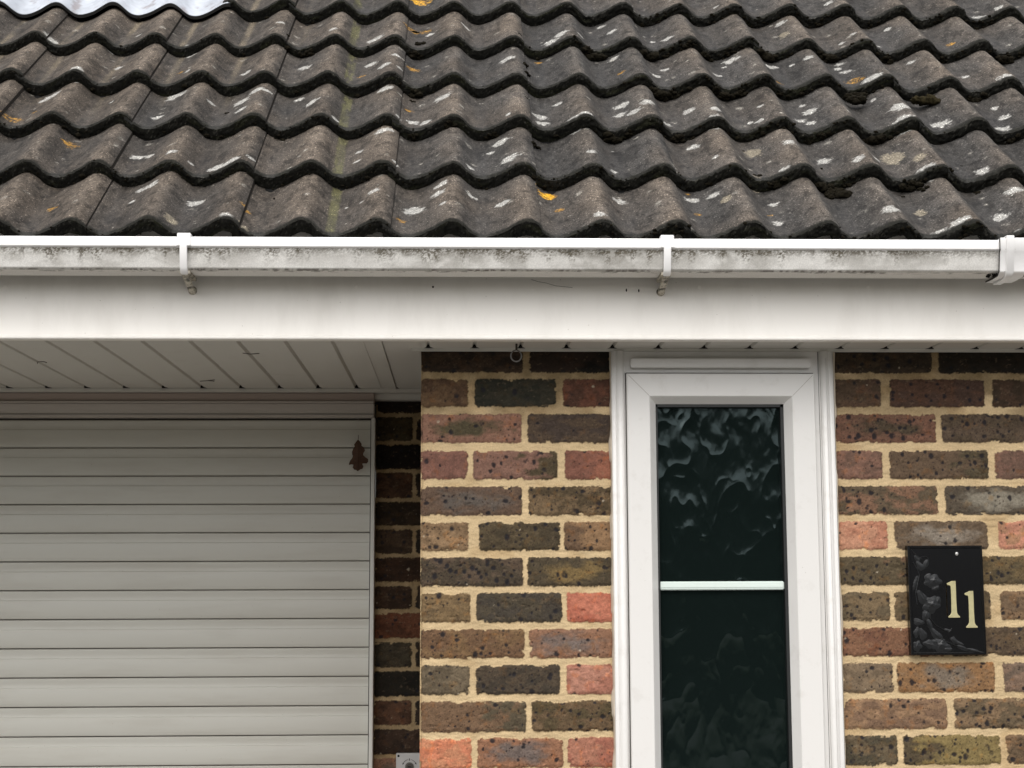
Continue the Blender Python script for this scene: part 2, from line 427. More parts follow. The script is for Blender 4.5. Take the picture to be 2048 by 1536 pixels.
def pier_bricks():
    S = [
     [(843, 1045, (78, 60, 48), (58, 46, 40), 'n', .8), (1060, 1222, (60, 46, 40), (36, 32, 30), 'r', .4)],
     [(843, 935, (112, 84, 60), (96, 70, 52), 'n', .3), (950, 1112, (52, 52, 44), (64, 60, 50), 'n', .3), (1127, 1222, (118, 72, 56), (96, 62, 50), 'n', .5)],
     [(843, 1042, (150, 106, 92), (92, 82, 62), 'm', .8), (1056, 1222, (94, 76, 64), (80, 66, 62), 'n', .7)],
     [(843, 934, (146, 98, 88), (132, 88, 80), 'n', .2), (946, 1113, (142, 102, 92), (92, 78, 58), 'r', .9), (1130, 1224, (140, 88, 76), (160, 96, 76), 'r', .4)],
     [(843, 1041, (110, 86, 74), (104, 94, 92), 'm', 1.0), (1056, 1224, (126, 102, 76), (92, 76, 56), 'n', 1.7)],
     [(843, 934, (154, 122, 92), (132, 104, 78), 'n', 1.2), (957, 1118, (94, 80, 60), (82, 70, 54), 'n', 1.6), (1128, 1226, (152, 116, 84), (118, 90, 70), 'l', .9)],
     [(843, 1043, (98, 80, 68), (84, 72, 60), 'n', 2.0), (1054, 1226, (88, 76, 60), (132, 108, 66), 'm', 1.6)],
     [(843, 937, (134, 108, 76), (116, 94, 68), 'n', .7), (951, 1120, (86, 76, 64), (78, 70, 64), 'n', 1.5), (1132, 1228, (204, 116, 92), (190, 100, 78), 'n', .1)],
     [(843, 1045, (122, 90, 66), (134, 102, 70), 'n', 1.2), (1056, 1228, (152, 108, 86), (124, 108, 108), 'm', .6)],
     [(843, 935, (122, 106, 88), (104, 90, 74), 'n', .8), (949, 1115, (90, 76, 64), (76, 66, 58), 'n', 1.3), (1131, 1230, (190, 128, 112), (178, 112, 96), 'n', .1)],
     [(843, 1047, (126, 96, 74), (98, 86, 70), 'r', 1.3), (1060, 1230, (116, 92, 68), (92, 78, 54), 'n', 1.7)],
     [(839, 937, (206, 134, 98), (214, 124, 88), 'n', .1), (951, 1121, (158, 108, 82), (120, 104, 104), 'm', .9), (1132, 1232, (184, 118, 98), (170, 100, 84), 'n', .4)]]
    return S

def right_bricks():
    return [
     [(1672, 1872, (82, 66, 52), (66, 54, 44), 'n', 1.0), (1888, 2092, (52, 44, 38), (42, 38, 34), 'n', .3)],
     [(1672, 1768, (92, 72, 58), (102, 76, 62), 'n', .8), (1788, 1980, (88, 64, 56), (96, 66, 52), 'n', .9), (1997, 2200, (74, 58, 46), (90, 66, 52), 'n', .8)],
     [(1672, 1880, (128, 88, 74), (88, 74, 60), 'm', 2.0), (1893, 2100, (100, 82, 70), (94, 78, 64), 'n', 2.0)],
     [(1672, 1771, (142, 102, 90), (124, 92, 82), 'n', .7), (1786, 1987, (110, 88, 72), (92, 80, 62), 'r', 1.2), (2002, 2205, (136, 98, 88), (120, 90, 80), 'n', .4)],
     [(1672, 1883, (104, 88, 72), (142, 104, 84), 'n', 1.6), (1900, 2110, (96, 84, 74), (142, 134, 126), 'm', .7)],
     [(1672, 1780, (206, 144, 118), (190, 124, 100), 'n', .4), (1796, 1984, (112, 92, 76), (146, 134, 128), 'm', .5), (2008, 2210, (202, 134, 112), (180, 130, 100), 'n', .5)],
     [(1672, 1890, (100, 86, 66), (136, 104, 82), 'r', 1.7), (1905, 2110, (98, 84, 62), (116, 96, 66), 'n', 1.8)],
     [(1672, 1784, (130, 108, 82), (112, 96, 76), 'n', 1.3), (1795, 1990, (116, 96, 72), (104, 88, 66), 'n', 1.4), (2012, 2210, (138, 108, 82), (120, 96, 76), 'n', .9)],
     [(1672, 1895, (142, 98, 74), (128, 84, 66), 'n', 1.1), (1908, 2115, (108, 88, 68), (94, 76, 62), 'n', 1.7)],
     [(1672, 1790, (138, 116, 96), (126, 106, 88), 'n', .9), (1800, 1997, (156, 114, 74), (134, 118, 108), 'm', 1.4), (2017, 2215, (138, 110, 96), (120, 100, 90), 'n', .6)],
     [(1672, 1899, (158, 122, 94), (136, 104, 84), 'n', .9), (1915, 2120, (140, 112, 86), (112, 94, 74), 'n', 1.5)],
     [(1672, 1797, (112, 96, 76), (88, 80, 66), 'n', 1.6), (1812, 2008, (142, 122, 74), (96, 82, 62), 'l', 1.9), (2022, 2222, (136, 106, 80), (112, 90, 70), 'n', 1.0)]]

def px_u(px, z):
    # wall position of a photo column at the height of that course (facade plane)
    dz = (z - 1.62) / 3.275
    A_ = 1.0 * (math.cos(math.radians(7.4)) + dz * math.sin(math.radians(7.4)))
    return 3.275 * (math.tan(math.radians(2.0)) + (px - 1024) / 3076.0 * A_) - 0.0035 * (z - 2.04) * 0.9

def rows_to_bricks(rows, zr, xmin, xmax, seed, cont_r=True):
    rnd = random.Random(seed); out = []
    for i, (zb, zt) in enumerate(zr):
        if i < len(rows):
            br = [(px_u(a - (4 if a < 844 else 0), (zb + zt) / 2), px_u(b, (zb + zt) / 2), c1, c2, m, d) for a, b, c1, c2, m, d in rows[i]]
        else:
            br = []
            proto = rows[6 + (i % 2 == 1)] if len(rows) > 7 else rows[i % 2]
            for a, b, *_ in proto:
                p = rnd.choice(PAL); br.append((px_u(a, 1.6), px_u(b, 1.6)) + p)
        x = br[-1][1] + .0115
        while x < xmax:
            p = rnd.choice(PAL); br.append((x, x + .2150) + p); x += .2265
        for a, b, c1, c2, m, d in br:
            a = max(a, xmin); b = min(b, xmax)
            if b - a > .01: out.append((a, b, zb, zt, c1, c2, m, d))
    return out

def wall_front(g, x0, x1, z0, z1, yface, bricks, seed, du, dz=None):
    dz = dz or du
    nx = max(2, int(round((x1 - x0) / du)) + 1); nz = max(2, int(round((z1 - z0) / dz)) + 1)
    U, Z = np.meshgrid(np.linspace(x0, x1, nx), np.linspace(z0, z1, nz))
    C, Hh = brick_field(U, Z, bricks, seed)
    P = np.stack([U, yface - Hh, Z], -1)
    # rounded arris at both vertical ends
    g.grid(P, C)
    return P, C

def side_face(g, x, y0, y1, z0, z1, seed, sgn, du):
    """return face at x, looking along sgn*x"""
    nx = int((y1 - y0) / du) + 1; nz = int((z1 - z0) / du) + 1
    U, Z = np.meshgrid(np.linspace(y0, y1, nx), np.linspace(z0, z1, nz))
    rnd = random.Random(seed); br = []
    for i, (zb, zt) in enumerate(ROWS):
        a = y0 + (0.002 if i % 2 else -.11)
        while a < y1:
            br.append((max(a, y0), min(a + .215, y1), zb, zt) + rnd.choice(PAL)); a += .2265
    C, Hh = brick_field(U, Z, br, seed)
    P = np.stack([x + sgn * Hh, U, Z], -1)
    g.grid(P, C, flip=sgn > 0)

ZT = 2.121
PX0, PX1 = -0.0805, 0.3290
b1 = rows_to_bricks(pier_bricks(), ROWS, PX0 + .0, PX1 + .004, 5)
g = G()
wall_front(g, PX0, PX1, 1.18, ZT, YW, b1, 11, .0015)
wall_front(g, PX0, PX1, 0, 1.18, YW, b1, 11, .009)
side_face(g, PX0, YW, YG + .1, 0, ZT, 21, -1, .005)
g.build('brick_pier', M_BRICK, house)['label'] = 'brick pier between the garage recess and the narrow window'

WX0 = 0.8120
b2 = rows_to_bricks(right_bricks(), ROWS, WX0, 2.4, 6)
g = G()
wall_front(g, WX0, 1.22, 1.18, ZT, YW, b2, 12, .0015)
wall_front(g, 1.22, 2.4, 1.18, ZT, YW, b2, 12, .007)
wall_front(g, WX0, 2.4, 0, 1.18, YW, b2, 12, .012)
side_face(g, 2.4, YW, 9.0, 0, ZT, 22, 1, .03)
g.build('brick_wall', M_BRICK, house)['label'] = 'brick wall to the right of the window, behind the black number plaque'

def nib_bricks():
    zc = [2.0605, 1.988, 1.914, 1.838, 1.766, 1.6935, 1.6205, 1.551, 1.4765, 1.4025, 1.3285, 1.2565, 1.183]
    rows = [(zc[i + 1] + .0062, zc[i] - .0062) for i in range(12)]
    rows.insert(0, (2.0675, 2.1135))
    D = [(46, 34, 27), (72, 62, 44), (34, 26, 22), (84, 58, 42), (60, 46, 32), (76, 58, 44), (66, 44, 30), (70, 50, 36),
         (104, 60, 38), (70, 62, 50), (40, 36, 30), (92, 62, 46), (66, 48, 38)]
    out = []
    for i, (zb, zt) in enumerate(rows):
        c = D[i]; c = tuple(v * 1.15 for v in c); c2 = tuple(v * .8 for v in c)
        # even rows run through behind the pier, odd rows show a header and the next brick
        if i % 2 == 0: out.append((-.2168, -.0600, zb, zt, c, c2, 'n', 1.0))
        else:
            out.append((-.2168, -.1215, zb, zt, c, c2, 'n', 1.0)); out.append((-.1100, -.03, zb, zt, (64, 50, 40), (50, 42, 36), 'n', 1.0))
    z = rows[-1][0] - .012; i = 1
    rnd = random.Random(4)
    while z > 0.05:
        p = rnd.choice(PAL)
        if i % 2 == 0: out.append((-.223, -.06, z - .063, z) + p)
        else: out.append((-.223, -.1215, z - .063, z) + p); out.append((-.11, -.03, z - .063, z) + rnd.choice(PAL))
        z -= .075; i += 1
    return out
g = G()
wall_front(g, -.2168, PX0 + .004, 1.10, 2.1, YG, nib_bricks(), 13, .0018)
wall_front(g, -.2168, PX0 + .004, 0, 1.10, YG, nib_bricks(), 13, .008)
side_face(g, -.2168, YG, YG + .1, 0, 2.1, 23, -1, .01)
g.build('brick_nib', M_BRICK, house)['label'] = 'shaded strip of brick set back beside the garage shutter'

# left end of the garage opening (outside the photograph) and the hidden walls
g = G()
rb = rows_to_bricks([[(0, 1, *PAL[0])]] * 0 or right_bricks(), ROWS, -9, 9, 8)
rb = [(a - 4.2, b - 4.2, *r) for a, b, *r in rb]
wall_front(g, -3.3, -2.75, 0, ZT, YW, rb, 14, .006)
side_face(g, -2.75, YW, YG + .1, 0, ZT, 24, 1, .02)
side_face(g, -3.3, YW, 9.0, 0, ZT, 25, -1, .03)
g.build('brick_pier', M_BRICK, house)
g = G()
wall_front(g, -3.3, 2.4, 0, ZT, 9.0, [(a * 1.0, b, *r) for a, b, *r in rb], 15, .03)
g.build('brick_wall', M_BRICK, house)

# ---- roof ------------------------------------------------------------
TH = math.radians(41); A = .037; T = .029; YE = 3.07; ZE = 2.3572; PXL = .1545; X0 = .1425; JX = X0 + .027
SK = [0, .268, .523, .777, 1.031, 1.284, 1.538]
while len(SK) < 17: SK.append(SK[-1] + .2535)
ROOF_S = SK[-1]
SV = np.array([0, math.cos(TH), math.sin(TH)]); NV = np.array([0, -math.sin(TH), math.cos(TH)])

def rp(X, s, n):
    X = X + 0.0 * (s + n); s = s + 0.0 * X
    return np.stack([X, YE + s * SV[1] + n * NV[1], ZE + s * SV[2] + n * NV[2]], -1)

_PU = np.array([0, .07, .14, .21, .28, .35, .43, .53, .64, .75, .85, .93, 1.0])
_PV = np.array([1, .93, .70, .38, .13, .02, .00, .09, .27, .52, .77, .94, 1.0])
_fu = np.linspace(0, 1, 401)
_fv = np.interp(_fu, _PU, _PV)
for _ in range(3):
    _fv = np.convolve(np.concatenate([_fv[-21:-1], _fv, _fv[1:21]]), np.ones(21) / 21, 'same')[20:-20]
_fv = (_fv - _fv.min()) / (_fv.max() - _fv.min())

def prof(X):
    return A * np.interp(((X - X0) / PXL) % 1.0, _fu, _fv)

WHITE=[(-1.058,1.053,0.0151),(-0.844,1.11,0.0087),(-0.473,1.153,0.011),(-0.697,1.025,0.015),(-0.392,0.92,0.0168),(-0.863,0.914,0.0126),(-0.677,0.846,0.0114),(-0.532,0.849,0.0145),(-0.989,0.729,0.0223),(-1.009,0.721,0.0121),(-0.526,0.688,0.0181),(-0.518,0.61,0.0138),(-0.714,0.596,0.0138),(-0.392,0.744,0.0122),(-0.353,0.661,0.016),(-0.492,0.725,0.0162),(-0.693,0.752,0.0224),(-0.722,0.395,0.0151),(-0.698,0.389,0.0113),(-0.635,0.337,0.0112),(-0.537,0.306,0.0166),(-0.504,0.298,0.0185),(-0.459,0.313,0.0093),(-0.665,0.224,0.0163),(-0.689,0.227,0.0109),(-0.695,0.165,0.009),(-0.564,0.17,0.0161),(-0.474,0.017,0.0138),(-0.935,0.792,0.0164),(-0.593,0.328,0.0074),(-0.29,0.553,0.0078),(-0.838,0.693,0.006),(-0.594,0.675,0.008),(-0.466,0.717,0.0101),(-0.905,1.032,0.0065),(-0.331,1.1,0.0109),(0.018,1.191,0.0111),(-0.078,1.148,0.011),(-0.219,1.083,0.0196),(0.39,1.248,0.0112),(0.407,1.154,0.0132),(0.272,1.096,0.0196),(0.242,1.071,0.0195),(0.32,1.095,0.0087),(0.554,1.107,0.0131),(0.517,1.12,0.0077),(0.499,1.165,0.0044),(-0.226,0.937,0.0158),(-0.16,0.935,0.0127),(-0.187,0.86,0.0166),(-0.15,0.841,0.0083),(0.123,0.928,0.0169),(0.401,0.995,0.0128),(0.529,0.936,0.0106),(0.502,0.885,0.0125),(-0.04,0.695,0.0191),(-0.181,0.752,0.0183),(0.24,0.69,0.0111),(0.116,0.561,0.0078),(0.193,0.613,0.0178),(0.197,0.566,0.0157),(0.273,0.53,0.0175),(0.297,0.535,0.0156),(0.396,0.68,0.018),(0.414,0.597,0.0158),(0.386,0.618,0.0139),(0.452,0.633,0.0159),(0.493,0.566,0.0117),(-0.107,0.573,0.0137),(-0.079,0.557,0.0117),(-0.18,0.494,0.0154),(-0.161,0.499,0.0097),(-0.228,0.414,0.0085),(-0.228,0.35,0.0075),(0.098,0.468,0.0173),(0.072,0.424,0.0085),(0.115,0.328,0.0186),(0.298,0.355,0.0112),(0.355,0.457,0.0038),(0.026,0.306,0.0092),(0.344,0.312,0.0093),(-0.039,0.229,0.0127),(-0.183,0.18,0.0108),(-0.046,0.182,0.0144),(0.027,0.204,0.0108),(-0.034,0.11,0.0071),(0.093,0.15,0.0134),(-0.098,0.134,0.0204),(-0.207,0.147,0.0036),(0.349,0.201,0.0144),(0.291,0.041,0.013),(-0.141,0.554,0.0059),(-0.14,0.308,0.0074),(-0.241,0.151,0.0036),(0.71,0.994,0.0192),(0.688,0.961,0.0064),(0.811,0.976,0.017),(0.66,0.891,0.0104),(0.904,0.951,0.0127),(0.861,0.955,0.0063),(1.179,0.98,0.0106),(1.176,1.224,0.01),(0.882,1.244,0.0156),(1.052,1.108,0.0087),(1.017,1.082,0.0076),(1.119,1.09,0.0065),(0.998,0.996,0.0128),(0.985,0.962,0.0106),(0.996,0.924,0.0126),(1.033,0.803,0.0205),(1.299,0.895,0.0104),(1.37,0.792,0.0184),(0.556,0.649,0.0139),(0.611,0.595,0.0138),(0.6,0.534,0.0175),(0.73,0.655,0.008),(0.694,0.579,0.0078),(0.714,0.567,0.0098),(0.847,0.719,0.0081),(0.852,0.659,0.0159),(0.82,0.61,0.0138),(0.841,0.584,0.0118),(1.061,0.62,0.0217),(1.05,0.537,0.0233),(1.025,0.733,0.0081),(1.151,0.575,0.0215),(1.316,0.691,0.01),(1.318,0.617,0.0138),(1.291,0.547,0.0175),(0.544,0.465,0.0134),(0.577,0.348,0.0074),(0.757,0.427,0.0152),(0.72,0.284,0.011),(0.835,0.392,0.016),(0.896,0.33,0.0148),(0.954,0.394,0.0113),(1.038,0.284,0.0202),(1.169,0.298,0.0147),(0.553,0.21,0.0126),(0.507,0.21,0.0144),(0.682,0.182,0.0108),(0.908,0.075,0.0175),(0.673,0.074,0.0122),(1.038,0.027,0.0156),(1.056,0.03,0.0104),(1.005,0.011,0.0189),(1.156,0.102,0.0167),(1.21,0.192,0.0162),(1.164,0.007,0.0155),(1.506,1.32,0.0113),(1.45,1.309,0.0181),(1.036,1.361,0.0114),(0.936,0.27,0.0055),(0.715,1.338,0.0068)]
ORANGE=[(-1.046,0.576,0.0177),(-0.889,0.466,0.0172),(-0.856,0.135,0.0124),(-0.448,0.105,0.0079),(-1.007,0.627,0.006),(-0.7,0.864,0.0083),(-0.112,1.424,0.0301),(-0.128,1.191,0.02),(-0.091,1.193,0.0178),(-0.245,0.853,0.0093),(-0.116,0.923,0.0169),(-0.118,0.655,0.01),(0.194,0.234,0.0182),(0.206,0.999,0.0086),(0.408,0.855,0.0104),(-0.123,0.072,0.0105),(0.503,0.249,0.0055),(0.214,0.15,0.0089),(0.999,0.84,0.0186),(0.804,0.821,0.0103),(0.664,0.122,0.0071),(0.503,0.247,0.0064),(1.315,1.096,0.013),(0.509,0.126,0.0071)]
TAN=[(-0.594,0.047,0.0122),(-0.442,0.015,0.0104),(0.68,0.441,0.019),(0.997,0.405,0.0245),(0.873,1.141,0.0131),(1.042,0.353,0.013),(0.659,0.269,0.011),(0.993,0.136,0.0124),(0.574,0.16,0.0107)]
MOSS=[(-0.399,1.033,0.0172),(-0.45,1.078,0.0061),(-0.452,0.845,0.0041),(-0.552,0.629,0.0069),(-0.4,0.204,0.0045),(-0.558,0.817,0.0037),(0.356,1.033,0.028),(0.499,1.032,0.0237),(0.499,0.778,0.0266),(0.525,0.778,0.0123),(0.362,0.523,0.0233),(0.394,0.513,0.0116),(-0.104,0.778,0.0184),(-0.106,0.518,0.0136),(0.169,0.905,0.0105),(0.17,0.83,0.0103),(0.158,1.069,0.0065),(0.165,0.696,0.0056),(0.178,0.451,0.0115),(-0.115,1.032,0.0194),(-0.104,1.074,0.013),(-0.114,0.739,0.0071),(0.081,0.512,0.0135),(-0.118,1.189,0.0089),(-0.022,0.525,0.0136),(0.651,0.779,0.0225),(0.671,0.777,0.0163),(0.81,1.033,0.0236),(0.817,1.032,0.0236),(0.702,0.778,0.0143),(0.648,1.031,0.0172),(0.974,1.032,0.0279),(0.992,0.778,0.0245),(0.99,0.524,0.0232),(1.138,0.778,0.0163),(1.279,1.032,0.0129),(1.298,0.779,0.0204),(1.445,1.034,0.0193),(1.443,1.031,0.0215),(1.306,0.517,0.0174),(1.003,0.265,0.0201),(1.154,0.249,0.0109),(0.819,0.27,0.0238),(0.835,0.244,0.0273),(0.856,0.275,0.0092),(0.698,0.269,0.0201),(0.663,0.291,0.0092),(0.555,0.007,0.0138),(0.66,0.459,0.0053),(0.819,0.344,0.0045),(1.146,0.36,0.0052),(0.984,0.239,0.0051),(0.523,0.523,0.0155),(0.86,0.523,0.0155),(0.83,0.524,0.0116),(0.592,1.033,0.015),(1.128,1.031,0.0172),(1.142,0.269,0.011),(1.026,0.243,0.0109)]

YELLOW = [(.194, .234, .0190), (-.114, 1.410, .027)]

def blob(X, s, lst, seed, stretch=1.0, wob=.55):
    m = np.zeros_like(X)
    x0, x1, s0, s1 = X.min() - .04, X.max() + .04, s.min() - .04, s.max() + .04
    nz = fbm(X * 130, s * 130, seed) - .5; n2 = fbm(X * 420, s * 420, seed + 3) - .5
    for i, (a, b, r) in enumerate(lst):
        if not (x0 < a < x1 and s0 < b < s1): continue
        d = np.hypot(X - a, (s - b) / stretch) / r
        m = np.maximum(m, sm(1.12, .82, d + nz * wob * 2 + n2 * wob))
    return m

def tile_colour(X, s, df, tint, seed, u):
    """df: metres up from the tile's front edge; u: 0..1 across one roll"""
    lo = fbm(X * 7, s * 7, 300); mid = fbm(X * 34, s * 20, 310); fine = fbm(X * 150, s * 90, 320)
    grey = np.array([.088, .082, .076]); brown = np.array([.120, .098, .078])
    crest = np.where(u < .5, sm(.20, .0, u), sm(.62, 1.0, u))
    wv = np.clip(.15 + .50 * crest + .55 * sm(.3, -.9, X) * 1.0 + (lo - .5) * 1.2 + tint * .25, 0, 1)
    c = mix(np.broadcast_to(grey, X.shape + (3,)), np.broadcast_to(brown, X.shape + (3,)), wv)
    c = .74 * c * (1 + tint * .14) * (.34 + .72 * mid + .62 * fine)[..., None] * (.76 + .46 * crest)[..., None]  # crest highlight and trough shade are put into the tile colour
    # darker pits and scuffs
    c = mix(c, c * .42, sm(.54, .70, fbm(X * 95, s * 48, 330)) * .8)
    c = mix(c, c * .62, sm(.50, .72, fbm(X * 16, s * 12, 333)) * .6)
    c = mix(c, c * 1.35 + .012, sm(.63, .80, fbm(X * 55, s * 40, 340)) * .5)
    c = mix(c, c * .38, spots(X + .003 * (fine - .5), s * 1.8, .013, .42, .0006, .0026, 335, .5) * .8)
    # trough: painted darker, smoother, with tan silt lines on the left of the roof
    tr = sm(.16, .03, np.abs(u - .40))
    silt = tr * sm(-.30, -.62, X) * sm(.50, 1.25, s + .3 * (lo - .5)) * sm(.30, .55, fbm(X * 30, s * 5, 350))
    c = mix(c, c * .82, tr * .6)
    c = mix(c, np.broadcast_to(np.array([.22, .18, .125]), c.shape), silt * .5 * sm(.09, .02, np.abs(u - .43 - .03 * (lo - .5))))
    # algae stripe running straight down the slope
    xs = -.264 - .012 * s
    al = sm(.0125, .0075, np.abs(X - xs + .003 * (fine - .5))) * (.40 + .55 * sm(.3, .6, mid))
    c = mix(c, np.broadcast_to(np.array([.105, .100, .046]), c.shape), np.clip(al * sm(.25, .5, fbm(X * 60, s * 14, 355)), 0, .75))
    # lichens
    c = mix(c, np.broadcast_to(np.array([.26, .225, .165]), c.shape), blob(X, s, TAN, 41, 1.4) * .65)
    wm = blob(X, s, WHITE, 42, .95, .70)
    c = mix(c, np.array([.44, .43, .40]) * (.70 + .3 * fine)[..., None], np.clip(wm * (.45 + .8 * fbm(X * 230, s * 230, 345)), 0, .92))
    gen = spots(X + .004 * (fine - .5), s + .004 * (mid - .5), .050, .42, .0015, .0080, 77, .6) * sm(.35, .6, fbm(X * 200, s * 200, 88))
    c = mix(c, np.broadcast_to(np.array([.33, .31, .27]), c.shape), gen * .6)
    om = blob(X, s, ORANGE, 43, .9, .75)
    c = mix(c, np.broadcast_to(np.array([.36, .19, .03]), c.shape), np.clip(om * sm(.34, .60, fbm(X * 210, s * 210, 346)) * .9, 0, .85))
    ym = blob(X, s, YELLOW, 45, .9, 1.0) * sm(.30, .50, fbm(X * 260, s * 260, 347))
    c = mix(c, np.broadcast_to(np.array([.62, .33, .025]), c.shape), np.clip(ym, 0, .95))
    # black algae creeping up from the drip edge
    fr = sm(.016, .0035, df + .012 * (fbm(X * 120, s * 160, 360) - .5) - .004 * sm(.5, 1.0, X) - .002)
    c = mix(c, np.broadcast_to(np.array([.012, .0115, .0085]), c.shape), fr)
    rg = .80 - .30 * tr * (1 - silt) + .12 * crest
    return np.concatenate([c, np.clip(rg, .35, .95)[..., None]], -1)

def tile(g, Xa, Xb, k, du, seed, x_clip=None, sfront=None):
    rnd = random.Random(seed)
    tint = rnd.uniform(-1, 1); dn = rnd.uniform(-.0022, .0026); ds = rnd.uniform(-.0055, .0055); rot = rnd.uniform(-.012, .012)
    s0 = SK[k] + ds if sfront is None else sfront; s1 = SK[k + 1] + .02
    ux = np.linspace(Xa - .016, Xb, max(8, int((Xb - Xa) / du)))
    sv = np.concatenate([[0, .0015, .004, .008], np.linspace(.012, s1 - s0, max(5, int((s1 - s0) / du)))])
    X, D = np.meshgrid(ux, sv)
    rough_edge = .0042 * (fbm(X * 80, X * 0 + k * 9.1, 400, 4) - .5) * 2 + .0018 * (vn(X * 330, X * 0 + k, 402) - .5)
    s = s0 + D + (rough_edge + rot * (X - (Xa + Xb) / 2)) * sm(.05, 0, D)
    t = (s - SK[k]) / (SK[k + 1] - SK[k])
    n = prof(X) - A - T * t + dn
    n = n - .0035 * sm(.006, 0, D) ** 1.5                    # worn nose
    n = n - .0045 * np.exp(-np.maximum(X - Xa, 0) / .022) - .004 * (X < Xa)   # side lap
    n = n + .0009 * (fbm(X * 60, s * 60, 410) - .5) * 2 + .0008 * (fbm(X * 190, s * 190, 411) - .5)
    crust = sm(.018, .0, D) * (fbm(X * 140, s * 140, 412) - .42) * np.where(X > .3, .0085, .0055)
    n = n + crust
    u = ((X - X0) / PXL) % 1.0
    C = tile_colour(X, s, D, tint, seed, u)
    C[..., :3] *= (1 - .55 * sm(.004, -.001, X - Xa))[..., None]
    P = rp(X, s, n)
    g.grid(P, C)
    # front face with the drip edge's mossy crust
    rows = 9
    ff = []; fc = []
    for r in range(rows):
        q = r / (rows - 1)
        push = (fbm(ux * 110, ux * 0 + r * 1.3 + k * 5, 420) - .35) * np.where(ux > .3, .0130, .0075) * math.sin(math.pi * (.12 + .80 * q))
        push = push + .006 * (vn(ux * 380, ux * 0 + r * 2.2, 421) - .5) * .4
        th = T * (1.02 + .16 * (fbm(ux * 35, ux * 0 + k, 422) - .5) * 2)
        ff.append(rp(ux, s[0] - push * (0 if r == 0 else 1), n[0] - th * q))
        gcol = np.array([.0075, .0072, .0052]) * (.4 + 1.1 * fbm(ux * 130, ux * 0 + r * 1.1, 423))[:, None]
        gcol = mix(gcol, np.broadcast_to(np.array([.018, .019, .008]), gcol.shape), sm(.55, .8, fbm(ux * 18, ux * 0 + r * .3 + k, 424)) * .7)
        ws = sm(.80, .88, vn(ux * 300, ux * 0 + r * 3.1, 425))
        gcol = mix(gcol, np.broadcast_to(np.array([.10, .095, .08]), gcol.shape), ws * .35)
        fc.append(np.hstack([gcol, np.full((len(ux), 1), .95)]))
    g.grid(np.array(ff)[::-1], np.array(fc)[::-1])
    # underside strip of the nose, so the roll reads hollow at the eaves
    if k == 0:
        us = [ff[-1], rp(ux, s[0] + .05, n[0] - T)]
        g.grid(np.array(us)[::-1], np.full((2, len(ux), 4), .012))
    # exposed edge of the side lap
    e = np.stack([rp(X[:, -1], s[:, -1], n[:, -1]), rp(X[:, -1] + .0006, s[:, -1], n[:, -1] - .010)], 1)
    ec = np.tile(np.array([.022, .018, .014, .9]), e.shape[:2] + (1,))
    g.grid(e, ec)

hi = G(); lo_ = G()
jmin = -11; jmax = 8
RL_X = -.6290                                   # right end of the clear rooflight course
for k in range(len(SK) - 1):
    for j in range(jmin, jmax):
        Xa = JX + (j - 1) * .309; Xb = Xa + .309
        fine = k <= 5 and Xb > -1.30 and Xa < 1.62 and not (k == 0 and Xa > 1.4)
        if fine and k <= 3 and Xb < -1.22: fine = False
        if k in (5, 6, 7) and -1.8 < Xa < -.5 and Xb < -.40:
            if k == 5 and Xa < RL_X < Xb:
                tile(hi, RL_X, Xb, k, .0030, 1000 + k * 50 + j)
            continue
        tile(hi if fine else lo_, Xa, Xb, k, .0030 if fine else .013, 1000 + k * 50 + j)
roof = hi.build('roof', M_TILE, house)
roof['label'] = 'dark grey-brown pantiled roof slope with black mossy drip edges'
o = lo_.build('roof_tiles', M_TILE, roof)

# clear plastic rooflight laid over the battens at the top left
g = G()
for (xa, xb, s0, s1, lift) in ((-1.85, RL_X + .006, 1.284 - .004, 2.05, -.013), (RL_X + .004, -.470, 1.284 + .030, 2.05, -.020)):
    ux = np.linspace(xa, xb, int((xb - xa) / .004)); sv = np.linspace(s0, s1, 120)
    X, s = np.meshgrid(ux, sv)
    n = prof(X) - A + lift - .010 * (s - s0) + .003 * (fbm(X * 9, s * 9, 500) - .5) * 2
    if lift > -.015: n = n + .0030
    df = s - s0
    c = np.array([.50, .53, .58]) * (.62 + .6 * fbm(X * 22, s * 10, 501))[..., None]
    c = mix(c, np.broadcast_to(np.array([.22, .17, .16]), c.shape), sm(.62, .8, fbm(X * 40, s * 26, 502)) * .6)
    c = mix(c, np.broadcast_to(np.array([.015, .015, .015]), c.shape), np.clip(sm(.0065, .003, df) + sm(.006, .003, xb - X), 0, 1))
    g.grid(rp(X, s, n), np.concatenate([c, np.full(X.shape + (1,), .13)], -1))
    g.grid(np.array([rp(ux, s[0], n[0] - .009), rp(ux, s[0], n[0])]), np.tile(np.array([.02, .02, .02, .6]), (2, len(ux), 1)))
M_CLEAR = attr_mat('cloudy clear plastic', spec=.6, bump=0.15, bscale=40, grain=0.06, gscale=60, dist=.002)
rl = g.build('rooflight', M_CLEAR, roof)
rl['label'] = 'cloudy translucent plastic rooflight sheet shaped to match the tiles'

